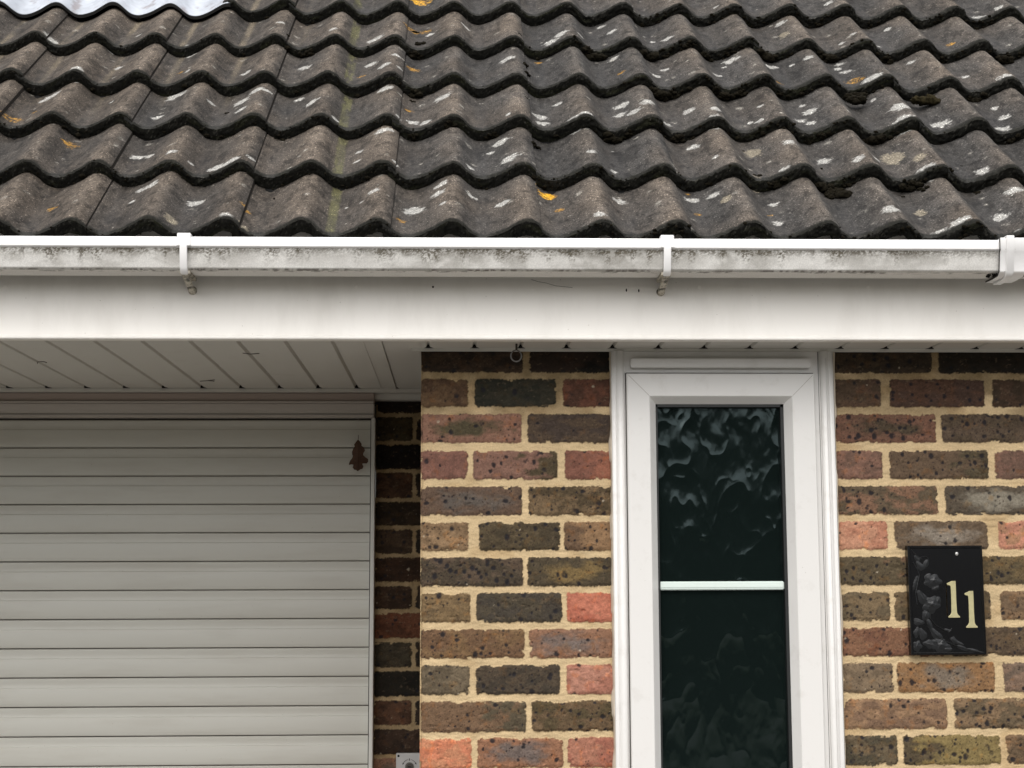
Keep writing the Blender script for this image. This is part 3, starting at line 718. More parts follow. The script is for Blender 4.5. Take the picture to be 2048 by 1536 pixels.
# underlay, far slope, gables
bm = bmesh.new()
def qd(bm, *p): bm.faces.new([bm.verts.new(v) for v in p])
sx0, sx1 = -3.45, 2.55
a = rp(np.array([sx0, sx1]), .03, -A - .030); b = rp(np.array([sx0, sx1]), ROOF_S, -A - .030)
qd(bm, a[0], a[1], b[1], b[0])
finish(bm, 'roof_underlay', M_FELT, roof)
ry, rz = YE + ROOF_S * SV[1], ZE + ROOF_S * SV[2]
bm = bmesh.new()
addbox(bm, sx0, sx1, ry - .12, ry + .12, rz - .06, rz + .05)
finish(bm, 'ridge', simple('ridge tile', (.09, .08, .07), rough=.9, var=.3), roof, .03)
bm = bmesh.new()
qd(bm, (sx0, ry, rz), (sx1, ry, rz), (sx1, 9.3, 2.3), (sx0, 9.3, 2.3))
finish(bm, 'rear_slope', simple('rear tiles', (.09, .08, .07), rough=.9, var=.3, scale=8), roof)
bm = bmesh.new()
M_GAB = simple('gable brick', (.20, .14, .10), rough=.9, var=.4, scale=20)
for x in (-3.3, 2.4):
    bm = bmesh.new(); qd(bm, (x, YW, ZT), (x, 9.0, ZT), (x, ry, rz - .1)); finish(bm, 'gable', M_GAB, house)

# ---- gutter -----------------------------------------------------------
def gutter_colours(X, q, part):
    """stains: part 0 main face (q 0 top .. 1 bottom), 1 underside"""
    base = np.array([.80, .785, .75])
    c = np.broadcast_to(base, X.shape + (3,)).copy()
    big = fbm(X * 3.2, X * 0, 600, 3)
    col = fbm(X * 75, q * .8, 601, 4)
    fine = fbm(X * 420, q * 26, 602, 4)
    amt = sm(.25, .75, big) * .6 + .50
    band = np.exp(-((q - .06) / .26) ** 2) * sm(.28, .56, col * .6 + fine * .4)
    runs = sm(.50, .70, fbm(X * 60, q * .25, 603)) * sm(1.0, .25, q) * sm(.40, .62, fine)
    film = .40 * sm(.30, .70, fbm(X * 26, q * 2, 604)) * (1.1 - .6 * q) + .16
    d = np.clip(band * 1.0 * amt + runs * .75 * amt + film * amt, 0, 1)
    c = mix(c, np.broadcast_to(np.array([.38, .365, .335]), c.shape), np.clip(film * 1.9 * amt + .15, 0, 1))
    c = mix(c, np.broadcast_to(np.array([.095, .080, .055]), c.shape), np.clip((band * amt * .95 + runs * .75 * amt) * sm(.40, .58, fine + .12 * band) * 1.2, 0, .94))
    black = spots(X, q * .042, .0045, .35, .0004, .0016, 605) * band * amt
    c = mix(c, np.broadcast_to(np.array([.03, .03, .022]), c.shape), np.clip(black, 0, 1))
    bot = sm(.90, .99, q) * sm(.40, .62, fbm(X * 22, q * 4, 606)) * sm(.35, .6, fbm(X * 160, q * 6, 607))
    c = mix(c, np.broadcast_to(np.array([.06, .045, .03]), c.shape), bot * .9)
    return np.concatenate([c, np.full(X.shape + (1,), .45)], -1)

ZL1, ZL0 = 2.3070, 2.2865         # lip
ZM0 = 2.2425                       # bottom of the face
gutter = empty('gutter', (0, 3.07, 2.24)); gutter.parent = house
gutter.location = Vector((0, 3.07, 2.24)) - Vector(house.location)
gutter['label'] = 'white square gutter streaked with grey-green grime'
WLOC['gutter'] = Vector((0, 3.07, 2.24))
def gut(x0, x1, du, nm):
    g = G()
    ux = np.linspace(x0, x1, int((x1 - x0) / du) + 2)
    qs = np.linspace(0, 1, 26)
    X, Q = np.meshgrid(ux, qs)
    Y = 3.0170 + .010 * Q + .006 * sm(.90, 1, Q) ** 2
    Z = ZL0 + (ZM0 - ZL0) * Q
    C = gutter_colours(X, Q, 0)
    g.grid(np.stack([X, Y, Z], -1)[::-1], C[::-1])
    # underside back to the fascia
    qs = np.linspace(0, 1, 12); X, Q = np.meshgrid(ux, qs)
    Y = 3.033 + .066 * Q; Z = ZM0 + .0012 * Q - .0012 * np.sin(Q * math.pi)
    c = np.tile(np.array([.70, .68, .64]), X.shape + (1,))
    st = sm(.30, .0, Q) * sm(.42, .6, fbm(X * 26, Q * 3, 610)) * sm(.40, .6, fbm(X * 120, Q * 9, 611))
    c = mix(c, np.broadcast_to(np.array([.05, .04, .025]), c.shape), st * .9)
    C = np.concatenate([c, np.full(X.shape + (1,), .5)], -1)
    g.grid(np.stack([X, Y, Z], -1)[::-1], C[::-1])
    X, Z = np.meshgrid(ux, [ZM0 + .0012, 2.300]); Y = 3.099 + (Z - Z.min()) / (Z.max() - Z.min()) * .019
    g.grid(np.stack([X, Y, Z], -1)[::-1], np.tile(np.array([.6, .58, .55, .5]), (2, len(ux), 1)))
    g.build('gutter_trough', M_DIRTY, gutter)
    lip = [(3.0125, ZL0 + .0006), (3.0118, ZL1 - .004), (3.0140, ZL1 - .0005), (3.0200, ZL1), (3.0235, ZL1 - .003), (3.0225, ZL0 - .004), (3.0200, ZL0 - .006), (3.0175, ZL0 - .001)]
    prism('gutter_lip', lip, x0, x1, M_LIP, gutter, .0008, 2)
    box('gutter_floor', x0, x1, 3.030, 3.115, ZM0 + .006, ZM0 + .010, M_GAP, gutter, 0)
gut(-1.30, 1.118, .0020, 'a')
gut(1.118, 2.55, .006, 'b')
gut(-3.45, -1.30, .008, 'c')

def bracket(xc, dx, wide=.027, nar=.0145):
    """clip over the lip, strap down the face and a foot back to the fascia"""
    br = empty('gutter_bracket', (xc, 3.06, 2.21)); br.parent = gutter
    br.location = Vector((xc, 3.06, 2.21)) - WLOC['gutter']
    return br
def strap(bm, pts, x0, x1, th, tx=None):
    pts = [Vector((0, y, z)) for y, z in pts]; rings = []
    n = len(pts)
    for i, p in enumerate(pts):
        t = (pts[min(i + 1, n - 1)] - pts[max(i - 1, 0)]).normalized()
        nn = Vector((0, t.z, -t.y))          # outward
        xa, xb = (x0, x1)
        q = p - nn * th
        rings.append([bm.verts.new((xa, p.y, p.z)), bm.verts.new((xb, p.y, p.z)), bm.verts.new((xb, q.y, q.z)), bm.verts.new((xa, q.y, q.z))])
    for a, b in zip(rings, rings[1:]):
        for k in range(4): bm.faces.new([a[k], b[k], b[(k + 1) % 4], a[(k + 1) % 4]])
    bm.faces.new(rings[0]); bm.faces.new(rings[-1][::-1])

def make_bracket(xc, label, mould):
    bm = bmesh.new()
    # clip wrapping the lip
    addbox(bm, xc - .0135, xc + .0135, 3.0085, 3.030, ZL0 + .0008, ZL1 + .0060)
    # strap down the face
    strap(bm, [(3.0110, ZL0 + .002), (3.0120, ZL0 - .010), (3.0185, ZM0 + .004), (3.0230, ZM0 - .003), (3.0300, ZM0 - .0060)], xc - .0075, xc + .0070, -.0055)
    o = finish(bm, 'gutter_bracket', M_LIP, gutter, .0012, 2)
    o['label'] = label
    bm = bmesh.new()
    strap(bm, [(3.0280, ZM0 - .0045), (3.045, ZM0 - .008), (3.085, ZM0 - .017), (3.112, ZM0 - .0235), (3.1245, ZM0 - .0275)], xc - .0068, xc + .0064, -.0045)
    addbox(bm, xc - .0105, xc + .0100, 3.030, 3.110, ZM0 - .0075, ZM0 - .0004)
    cyl_y(bm, xc, ZM0 - .0240, .0090, 3.1225, 3.1275, 20)
    finish(bm, 'bracket_foot', mould, o, .0008, 2)
    return o
M_MOULD = pvc('mouldy bracket foot', (.48, .44, .36), rough=.6, dirt=.95, dscale=90, thr=(.46, .60), dcol=(.035, .028, .015))
make_bracket(-.5455, 'gutter bracket above the left of the garage shutter', M_MOULD)
make_bracket(.4180, 'gutter bracket above the narrow window', M_MOULD)
make_bracket(-1.52, 'gutter bracket', M_MOULD); make_bracket(1.95, 'gutter bracket', M_MOULD)

# union clip where two lengths meet
bm = bmesh.new()
UO = [(3.0095, ZL1 + .003), (3.0100, ZL0), (3.0135, ZL0 - .004), (3.0215, ZM0 + .001), (3.030, ZM0 - .0045), (3.060, ZM0 - .0050), (3.100, ZM0 - .0035)]
strap(bm, UO, 1.0925, 1.1450, -.004)
addbox(bm, 1.0925, 1.1450, 3.0095, 3.026, ZL0 + .001, ZL1 + .0025)
un = finish(bm, 'gutter_union', M_LIP, gutter, .001, 2)
un['label'] = 'white union clip joining two lengths of gutter at the right'
bm = bmesh.new()
UO2 = [(3.0055, ZL1 + .007), (3.0060, ZL0), (3.0095, ZL0 - .005), (3.0175, ZM0 + .000), (3.028, ZM0 - .0085), (3.050, ZM0 - .0105), (3.095, ZM0 - .0090)]
strap(bm, UO2, 1.1045, 1.1205, -.0035)
addbox(bm, 1.1045, 1.1205, 3.0055, 3.028, ZL1 + .0035, ZL1 + .0070)
finish(bm, 'union_strap', M_LIP, un, .001, 2)
bm = bmesh.new()
for x in (1.0917, 1.1030, 1.1218, 1.1458):
    strap(bm, [(y - .0006, z) for y, z in UO], x - .0006, x + .0006, -.003)
finish(bm, 'union_seam', M_GAP, un)
rnd = random.Random(9)
bm = bmesh.new()
for i in range(26):
    x = 1.078 + rnd.random() * .022; y = 3.03 + rnd.random() * .03
    m = bmesh.ops.create_icosphere(bm, subdivisions=1, radius=.0012 + .0018 * rnd.random(), matrix=Matrix.Translation((x, y, ZM0 - .002 - .002 * rnd.random())))
finish(bm, 'grime', M_DARK, un)

# ---- fascia, soffit ---------------------------------------------------
FY = 3.125; SZ = 2.1215
fz = 2.1165
arc = [(FY - .0035 + .0035 * (1 - math.sin(t)), 0) for t in (0,)]
fp = [(FY, 2.345), (FY, fz + .012), (FY - .0012, fz + .0105), (FY - .0038, fz + .0085), (FY - .0050, fz + .0055), (FY - .0042, fz + .0022), (FY - .0015, fz + .0004), (FY + .002, fz), (FY + .016, fz), (FY + .016, fz + .004), (FY + .012, fz + .004), (FY + .012, 2.345)]
fas = prism('fascia', fp, -3.45, 2.55, M_FASC, house, .0006, 2)
fas['label'] = 'deep white plastic fascia board under the gutter'
for x, z, r in ((-.927, 2.2250, .0035), (-.2107, 2.2273, .0036), (.1523, 2.2284, .0040), (.4993, 2.2296, .0036), (.8532, 2.2307, .0042), (-.0533, 2.2278, .0022)):
    bm = bmesh.new(); cyl_y(bm, x, z, r, FY - .0014, FY + .001, 18)
    finish(bm, 'nail_cap', M_FASC if r > .003 else M_GAP, fas, .0005, 2)
for x0, x1, z, y0 in ((.345, .349, 2.2225, 0), (.372, .3735, 2.2215, 0)):
    bm = bmesh.new(); bmesh.ops.create_icosphere(bm, subdivisions=2, radius=.0022, matrix=Matrix.Translation(((x0 + x1) / 2, FY, z)) @ Matrix.Diagonal((.7, .5, 1.6, 1)))
    finish(bm, 'dirt_fleck', M_DARK, fas)

bm = bmesh.new()
tube(bm, [(.1500, FY - .0002, 2.2440), (.1650, FY - .0002, 2.2395), (.1800, FY - .0002, 2.2370), (.2000, FY - .0002, 2.2310), (.2350, FY - .0002, 2.2275)], .00045, 4)
finish(bm, 'hairline_scratch', M_HAIR, fas)
GR = .0985; GX = -.1637
def soffit_profile(x0, x1):
    xs = [x0]; k = math.floor((x0 - GX) / GR)
    while True:
        c = GX + k * GR
        if c - .006 > x1: break
        if c - .006 > x0 and c + .006 < x1: xs += [c - .0050, c - .0042, c - .0012, c + .0012, c + .0042, c + .0050]
        k += 1
    xs.append(x1)
    zs = []
    for x in xs:
        d = abs(((x - GX + GR / 2) % GR) - GR / 2)
        zs.append(SZ + (0.0075 if d < .002 else (.0012 if d < .0045 else 0)))
    return np.array(xs), np.array(zs)
def soffit(x0, x1, y0, y1, label):
    xs, zs = soffit_profile(x0, x1)
    ys = np.linspace(y0, y1, 8)
    X, Y = np.meshgrid(xs, ys); Z = np.broadcast_to(zs, X.shape)
    top = np.stack([X, Y, Z + .012], -1)
    g = G(); g.grid(np.stack([X, Y, Z], -1), flip=True); g.grid(top)
    s = g.build('soffit', M_SOFF, house, smooth=False); s['label'] = label
    GL = .026 if y1 > 3.5 else .013
    # black solids painted in for the shade inside the groove ends
    k = math.ceil((x0 + .01 - GX) / GR)
    while GX + k * GR < x1 - .01:
        c = GX + k * GR + .001
        pts = [(c - .0085, SZ - .0002), (c - .0050, SZ + .002), (c, SZ + .0035), (c + .0050, SZ + .002), (c + .0085, SZ - .0002), (c, SZ - .0034)]
        bm = bmesh.new()
        a = [bm.verts.new((c - .0100, y1 - .0012, SZ - .0004)), bm.verts.new((c + .0100, y1 - .0012, SZ - .0004)), bm.verts.new((c + .0050, y1 - GL, SZ - .0006)), bm.verts.new((c - .0050, y1 - GL, SZ - .0006))]
        b = [bm.verts.new((v.co.x, v.co.y, SZ + .006)) for v in a]
        bm.faces.new(a[::-1]); bm.faces.new(b)
        for i in range(4): bm.faces.new([a[i], a[(i + 1) % 4], b[(i + 1) % 4], b[i]])
        finish(bm, 'groove_end_shade', M_DARK, s)
        k += 1
    return s
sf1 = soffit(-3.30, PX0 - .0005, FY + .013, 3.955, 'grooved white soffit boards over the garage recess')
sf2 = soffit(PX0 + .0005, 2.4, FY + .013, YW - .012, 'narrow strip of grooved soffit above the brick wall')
box('joint_strip', -.1830, -.1600, FY + .016, 3.955, SZ - .0035, SZ + .001, M_SOFF, sf1, .001)
box('joint_strip', -.2030, -.1985, FY + .016, 3.955, SZ - .0015, SZ + .001, M_SOFF, sf1, .0005)
box('edge_trim', PX0 - .010, PX0 - .0015, YW - .012, 3.955, SZ - .004, SZ + .001, M_SOFF, sf1, .001)
box('edge_trim', PX0 - .022, 2.4, YW - .0130, YW - .003, SZ - .0062, SZ + .001, M_SOFF, sf2, .001)

for pts in ([(-.958, 3.50), (-.950, 3.47), (-.935, 3.465), (-.932, 3.48)], [(-.640, 3.80), (-.620, 3.79), (-.605, 3.80)], [(-.62, 3.79), (-.60, 3.775)], [(-.470, 3.33), (-.455, 3.345), (-.435, 3.335)]):
    bm = bmesh.new(); tube(bm, [(x, y, SZ - .0015) for x, y in pts], .0009, 5)
    finish(bm, 'cobweb_debris', M_HAIR, sf1)
# ---- garage door ------------------------------------------------------
gd = empty('garage_door', (-1.49, 4.0, 0)); gd.parent = house; gd.location = Vector((-1.49, 4.0, 0)) - Vector(house.location)
WLOC['garage_door'] = Vector((-1.49, 4.0, 0))
gd['label'] = 'pale roller shutter garage door with horizontal slats'
gx0, gx1 = -2.75, -.2180
box('head_trim', gx0, PX0 - .003, 3.945, 3.990, 2.1120, SZ + .001, M_SOFF, gd, .002)
box('head_timber', gx0, gx1 - .001, 3.965, 4.02, 2.0895, 2.1120 - .0004, M_TIMB, gd, .002)
box('head_bead', gx0, gx1 - .001, 3.955, 4.02, 2.0855, 2.0893, M_HEAD, gd, .0012)
box('head_board', gx0, gx1 - .001, 3.968, 4.03, 2.0500, 2.0853, M_HEAD, gd, .002)
box('head_rib', gx0, gx1 - .001, 3.9665, 3.969, 2.0560, 2.0572, M_GAP, gd, 0)
box('head_board', -.2215, PX0 + .001, 3.985, 4.028, 2.097, 2.1118, M_SOFF, gd, .001)
sp = []
zt = 2.0460; pitch = .0733
sl = []
n = 0
z = zt
while z > -.02:
    z1 = z - pitch
    y = 4.006
    sl += [(y + .0075, z), (y + .0035, z - .0008), (y + .0012, z - .0030), (y + .0010, z - .0060), (y + .0022, z - .012), (y + .0025, z - .020), (y + .0016, z - .0240), (y + .0022, z - .0245), (y + .0006, z - .0262),
           (y - .0006, z - .036), (y - .0012, z - .048), (y - .0008, z - .060), (y + .0006, z - .068), (y + .0018, z1 + .0022), (y + .0050, z1 + .0010), (y + .0090, z1 + .0006)]
    z = z1
ys = np.array([p[0] for p in sl]); zz = np.array([p[1] for p in sl])
ux = np.linspace(gx0, gx1 - .012, 60)
X, Z = np.meshgrid(ux, zz); Y = np.broadcast_to(ys[:, None], X.shape)
warp = .0006 * np.sin(X * 2.1 + Z * 3)
g = G(); g.grid(np.stack([X, Y + warp, Z + .0009 * np.sin(X * 1.7) * 0], -1)[::-1])
sh = g.build('shutter_curtain', M_SHUT, gd, smooth=False)
sm_ = sh.data
try: sm_.set_sharp_from_angle(angle=math.radians(30)); sm_.polygons.foreach_set('use_smooth', [True] * len(sm_.polygons))
except Exception: pass
box('shutter_backing', gx0, gx1, 4.028, 4.034, 0, 2.05, M_DARK, gd, 0)
bm = bmesh.new()
zg = zt
while zg > 0:
    addbox(bm, gx0 + .001, gx1 - .010, 4.0090, 4.0150, zg - .0009, zg + .0004); zg -= pitch
finish(bm, 'slat_joint', simple('dusty slat joint', (.12, .105, .09), rough=.9), gd)
box('guide_rail', gx1 - .0090, gx1 + .0010, 3.985, 4.034, 0, 2.0495, pvc('rail enamel', (.60, .59, .55), rough=.45, dirt=.3), gd, .0015)
box('guide_rail', gx0, gx0 + .05, 3.985, 4.034, 0, 2.0495, M_SHUT, gd, .0015)

# ---- window -------------------------------------------------------------
win = empty('window', (.57, 3.26, 0.1)); win.parent = house; win.location = Vector((.57, 3.26, 0.1)) - Vector(house.location)
WLOC['window'] = Vector((.57, 3.26, 0.1))
win['label'] = 'tall narrow white window with dark patterned glass and one glazing bar'
WB = 0.15
def ring(name, x0, x1, z0, z1, prf, mat, parent, sharp=True):
    """mitred frame: prf is a list of (inset, y)"""
    V = []; F = []
    for ins, y in prf:
        V += [(x0 + ins, y, z0 + ins), (x1 - ins, y, z0 + ins), (x1 - ins, y, z1 - ins), (x0 + ins, y, z1 - ins)]
    for i in range(len(prf) - 1):
        for k in range(4):
            a = i * 4 + k; b = i * 4 + (k + 1) % 4
            F.append((a, b, b + 4, a + 4))
    o = make(name, np.array(V), F, mat, parent, smooth=False)
    return o
# outer architraves with a half-round profile
def arch(x0, x1, flipx):
    pts = [(0, 3.290), (0, 3.2660), (.002, 3.2625), (.0085, 3.2612), (.0110, 3.2622), (.0125, 3.2600), (.0165, 3.2572), (.0215, 3.2560), (.0265, 3.2575), (.0300, 3.2610), (.0315, 3.2650), (.0318, 3.290)]
    sc = abs(x1 - x0) / .0318
    P = []
    for a, y in pts:
        P.append((x0 + a * sc if not flipx else x1 - a * sc, y))
    bm = bmesh.new()
    lo2 = [bm.verts.new((x, y, WB)) for x, y in P]; up = [bm.verts.new((x, y, SZ - .006)) for x, y in P]
    bm.faces.new(lo2); bm.faces.new(up[::-1]); n = len(P)
    for i in range(n): bm.faces.new([lo2[i], up[i], up[(i + 1) % n], lo2[(i + 1) % n]])
    return finish(bm, 'architrave', M_PVC, win, .0004, 1)
arch(.3265, .3560, False)
arch(.7780, .8085, True)
box('frame', .3530, .7830, 3.2660, 3.320, 2.0680, SZ - .0062, M_PVC, win, .001)
box('frame', .3530, .3700, 3.2650, 3.320, WB, 2.0678, M_PVC, win, .001)
box('frame', .7600, .7830, 3.2650, 3.320, WB, 2.0678, M_PVC, win, .001)
box('frame_seam', .7752, .7759, 3.2640, 3.2660, WB, 2.115, M_GAP, win, 0)
box('frame_seam', .7905, .7911, 3.2560, 3.2640, WB, 2.100, simple('grey seam', (.42, .40, .38), rough=.8), win, 0)
box('drip_bar', .3680, .7560, 3.2480, 3.2662, 2.0785, 2.0985, M_PVC, win, .0018)
ring('sash', .3590, .7640, WB + .02, 2.0660, [(0, 3.272), (0, 3.2540), (.0020, 3.2520), (.0480, 3.2520), (.0492, 3.2528), (.0505, 3.2545), (.0640, 3.2740), (.0640, 3.290)], M_PVC, win)
box('gap_shadow', .3572, .3590, 3.2640, 3.2700, WB, 2.0675, M_GAP, win, 0)  # dark strips stand in for the shade in the gap around the sash
box('gap_shadow', .7640, .7656, 3.2640, 3.2700, WB, 2.0675, M_GAP, win, 0)
box('gap_shadow', .3590, .7640, 3.2645, 3.2700, 2.0660, 2.0690, M_GAP, win, 0)
# mitre joints
for sx, x0 in ((1, .3590), (-1, .7640)):
    bm = bmesh.new()
    a = Vector((x0 + sx * .004, 3.2516, 2.0660 - .004)); b = Vector((x0 + sx * .0485, 3.2516, 2.0660 - .0485))
    px = Vector((sx * .00028, 0, .00028))
    qd(bm, a - px, a + px, b + px, b - px)
    finish(bm, 'mitre_joint', simple('mitre line', (.33, .30, .26), rough=.8), win)
gx_0, gx_1, gz1 = .4230, .7000, 2.0020
bm = bmesh.new()
for (a, b, c, d) in ((gx_0, gx_0 + .004, WB + .08, gz1), (gx_1 - .007, gx_1, WB + .08, gz1), (gx_0, gx_1, gz1 - .006, gz1 + .001)):
    addbox(bm, a, b, 3.2742, 3.2880, c, d)
finish(bm, 'gasket', M_GLASS_EDGE, win)
# patterned glass: real relief with soft swirls
ux = np.linspace(gx_0, gx_1, 190); uz = np.linspace(.9, gz1, 700)
X, Z = np.meshgrid(ux, uz)
wx = X + .030 * (fbm(X * 14, Z * 11, 700, 3) - .5); wz = Z + .045 * (fbm(X * 13, Z * 9, 710, 3) - .5)
r1 = 1 - np.abs(2 * fbm(wx * 17, wz * 9, 720, 2) - 1)
r2 = 1 - np.abs(2 * fbm(wx * 30 + 5, wz * 17, 730, 2) - 1)
hgt = .0014 * r1 ** 3 + .0006 * r2 ** 3 + .0008 * fbm(X * 22, Z * 15, 740, 2) + .00038 * fbm(wx * 95, wz * 45, 750, 2)
g = G(); g.grid(np.stack([X, 3.2885 - hgt, Z], -1))
M_GL, ntg, bg_ = newmat('dark obscure glass')
bg_.inputs['Base Color'].default_value = (.0050, .0085, .0078, 1); bg_.inputs['Roughness'].default_value = .10
bg_.inputs['IOR'].default_value = 1.50
bg_.inputs['Specular Tint'].default_value = (.74, .93, .93, 1)
o = g.build('glass_pane', M_GL, win)
g = G(); g.grid(np.array([[[gx_0, 3.287, WB + .08], [gx_1, 3.287, WB + .08]], [[gx_0, 3.287, .9], [gx_1, 3.287, .9]]]))
g.build('glass_pane', M_GL, win, smooth=False)
box('glazing_bar', gx_0 + .0035, gx_1 - .0075, 3.2775, 3.2845, 1.6055, 1.6235, M_BAR, win, .002)
box('glazing_bar_groove', gx_0 + .0045, gx_1 - .0085, 3.2769, 3.2777, 1.6105, 1.6112, simple('bar groove', (.38, .44, .40), rough=.6), win, 0)
# ragged sealant lines where frame meets brick
for x, sgn, sd_ in ((.3268, -1, 3), (.8083, 1, 4)):
    zz_ = np.linspace(WB, SZ - .007, 620)
    wob = .0022 + .0050 * np.clip(fbm(zz_ * 26, zz_ * 0, 760 + sd_, 4) - .30, 0, 1) + .0035 * sm(.62, .75, vn(zz_ * 19, zz_ * 0, 770 + sd_))
    if sgn < 0: wob = wob * .8
    qs = np.linspace(0, 1, 7)
    P = np.zeros((len(zz_), 7, 3))
    for i, q in enumerate(qs):
        P[:, i, 0] = x + sgn * wob * q; P[:, i, 1] = 3.2720 - .0085 * math.cos(q * math.pi / 2) * 1.0 - .0012 * math.sin(q * math.pi) + q * .003; P[:, i, 2] = zz_
    g = G(); g.grid(P, flip=sgn < 0); g.build('sealant', M_SEAL, win)
box('sill', .32, .815, 3.22, 3.30, WB - .04, WB, M_PVC, win, .003)
box('lower_panel', .329, .812, YW - .001, YW + .08, 0, WB - .041, simple('plinth render', (.3, .25, .2), rough=.9), win, 0)

# ------------------------------------------------------------------ number plaque
pl = empty('house_number_sign', (1.037, YW, 1.467), 'black rectangular plaque with brass number 11 and a floral relief, fixed to the brick wall', 'house sign')
PL0x, PL1x, PL0z, PL1z = .9545, 1.1155, 1.4675, 1.6975
pk = .0060
plq = ring('plaque', PL0x, PL1x, PL0z, PL1z, [(0, YW + .004), (0, 3.2600), (.0012, 3.2585), (.0045, 3.2585), (.0058, 3.2605), (.0795, 3.2605)], M_SLATE, pl)
def pz(zx, zy):
    """plaque drawing units (1 unit about 0.215 mm) to wall metres"""
    u = (zx - 905 - (zy - 160) * .037) / 715.0; v = (zy - 160) / 1110.0
    return PL0x + u * (PL1x - PL0x), PL1z - v * (PL1z - PL0z)
def one(dx, dy):
    base = [(1281, 545), (1300, 536), (1328, 521), (1364, 520), (1368, 600), (1372, 740), (1378, 840), (1386, 862), (1406, 880), (1407, 893), (1298, 894), (1297, 880), (1318, 862), (1326, 840), (1324, 740), (1321, 640), (1318, 580), (1310, 566), (1290, 564), (1282, 556)]
    pts = [pz(a + dx, b + dy) for a, b in base]
    return plate_xz('numeral', pts, 3.2580, 3.2606, M_GOLD, pl, .0004, 1)
one(0, 0); one(168, 103)
# floral relief down the left side and along the foot
rnd = random.Random(12)
bm = bmesh.new()
def petal(bm, cx, cy, rx, ry, ang, h, lobes=0, amp=.12, y=3.2605):
    n = 26; ring_ = []; rng_ = []
    c = bm.verts.new((*[pz(cx, cy)[0]], y - h, pz(cx, cy)[1]))
    for lvl, hh in ((.55, h * .85), (1.0, -.0002)):
        rr = []
        for i in range(n):
            t = 2 * math.pi * i / n
            k = 1 + (amp * math.cos(lobes * t + ang * 3) if lobes else 0)
            a, b = rx * lvl * k * math.cos(t), ry * lvl * k * math.sin(t)
            X_, Z_ = pz(cx + a * math.cos(ang) - b * math.sin(ang), cy + a * math.sin(ang) + b * math.cos(ang))
            X_ = max(X_, PL0x + .005); Z_ = max(Z_, PL0z + .005)
            rr.append(bm.verts.new((X_, y - hh, Z_)))
        rng_.append(rr)
    for i in range(n):
        bm.faces.new([c, rng_[0][i], rng_[0][(i + 1) % n]])
        bm.faces.new([rng_[0][i], rng_[1][i], rng_[1][(i + 1) % n], rng_[0][(i + 1) % n]])
for a in ((1000, 290, 45, 26, .9, .0010, 0), (1030, 370, 62, 36, .9, .0016, 3), (1085, 345, 30, 52, .3, .0012, 0), (1148, 520, 92, 72, .2, .0024, 5), (1105, 470, 40, 26, -.5, .0014, 0), (1175, 590, 45, 26, -.4, .0012, 0),
          (985, 540, 22, 90, .25, .0012, 0), (1050, 690, 46, 86, -.5, .0018, 3), (1135, 760, 86, 92, .4, .0026, 5), (1195, 730, 34, 58, .2, .0016, 0), (1085, 870, 44, 56, .1, .0018, 3), (1015, 935, 60, 38, .3, .0014, 3),
          (1120, 960, 26, 70, -.35, .0012, 0), (1000, 1040, 34, 60, .2, .0014, 4), (1055, 1060, 40, 70, -.3, .0014, 3), (1000, 1180, 52, 60, .2, .0018, 5), (1180, 1060, 40, 90, -.75, .0016, 3), (1120, 1160, 66, 44, .3, .0018, 4),
          (1220, 1170, 100, 66, .25, .0026, 5), (1290, 1210, 46, 40, .1, .0018, 4), (1350, 1120, 46, 30, .8, .0012, 4), (1400, 1150, 56, 20, .5, .0010, 3), (1430, 1200, 70, 22, .4, .0012, 0), (1530, 1225, 80, 20, .22, .0012, 0), (1600, 1245, 44, 12, .2, .0008, 0),
          (1290, 1020, 40, 16, .2, .0010, 3)):
    petal(bm, a[0], a[1], a[2], a[3], a[4], a[5] * .45, lobes=a[6], amp=.16)
    if a[6] == 5 and a[2] > 60:
        for q in range(3):
            petal(bm, a[0] - 6 + 7 * q, a[1] + 5 - 5 * q, a[2] * (.78 - .2 * q), a[3] * (.74 - .2 * q), a[4] + .9 * (q + 1), a[5] * (.62 + .22 * q), lobes=3 + q, amp=.20)
    elif a[2] > 30 or a[3] > 30:
        petal(bm, a[0], a[1], a[2] * .86, a[3] * .22 if a[2] > a[3] else a[3] * .86, a[4], a[5] * .75) if a[2] > a[3] else petal(bm, a[0], a[1], a[2] * .22, a[3] * .86, a[4], a[5] * .75)
finish(bm, 'floral_relief', M_RELIEF, pl)
me_ = [c for c in pl.children if c.name.startswith('floral')][0].data
me_.polygons.foreach_set('use_smooth', [True] * len(me_.polygons))
bm = bmesh.new()
def stem(pts, r=.0009):
    tube(bm, [(pz(a, b)[0], 3.2600, pz(a, b)[1]) for a, b in pts], r, 6)
stem([(945, 200), (975, 240), (1010, 275), (1050, 300)]); stem([(1010, 300), (1040, 275), (1085, 270), (1108, 300), (1105, 350)])
stem([(960, 330), (1000, 400), (1020, 460), (1000, 560), (985, 650), (1000, 760)], .0012)
stem([(1030, 620), (1080, 700), (1110, 800), (1130, 900), (1180, 970), (1300, 1040)]); stem([(1100, 950), (1160, 1050), (1250, 1120), (1380, 1180), (1520, 1225), (1640, 1250)], .0010)
stem([(1300, 1040), (1330, 1000)], .0006)
finish(bm, 'stem_relief', M_RELIEF, pl)
bm = bmesh.new(); X_, Z_ = pz(1378, 245)
bmesh.ops.create_uvsphere(bm, u_segments=14, v_segments=8, radius=.0036, matrix=Matrix.Translation((X_, 3.2603, Z_)) @ Matrix.Diagonal((1, .5, 1.1, 1)))
finish(bm, 'screw', simple('zinc screw', (.55, .54, .52), rough=.35, metal=.7), pl)

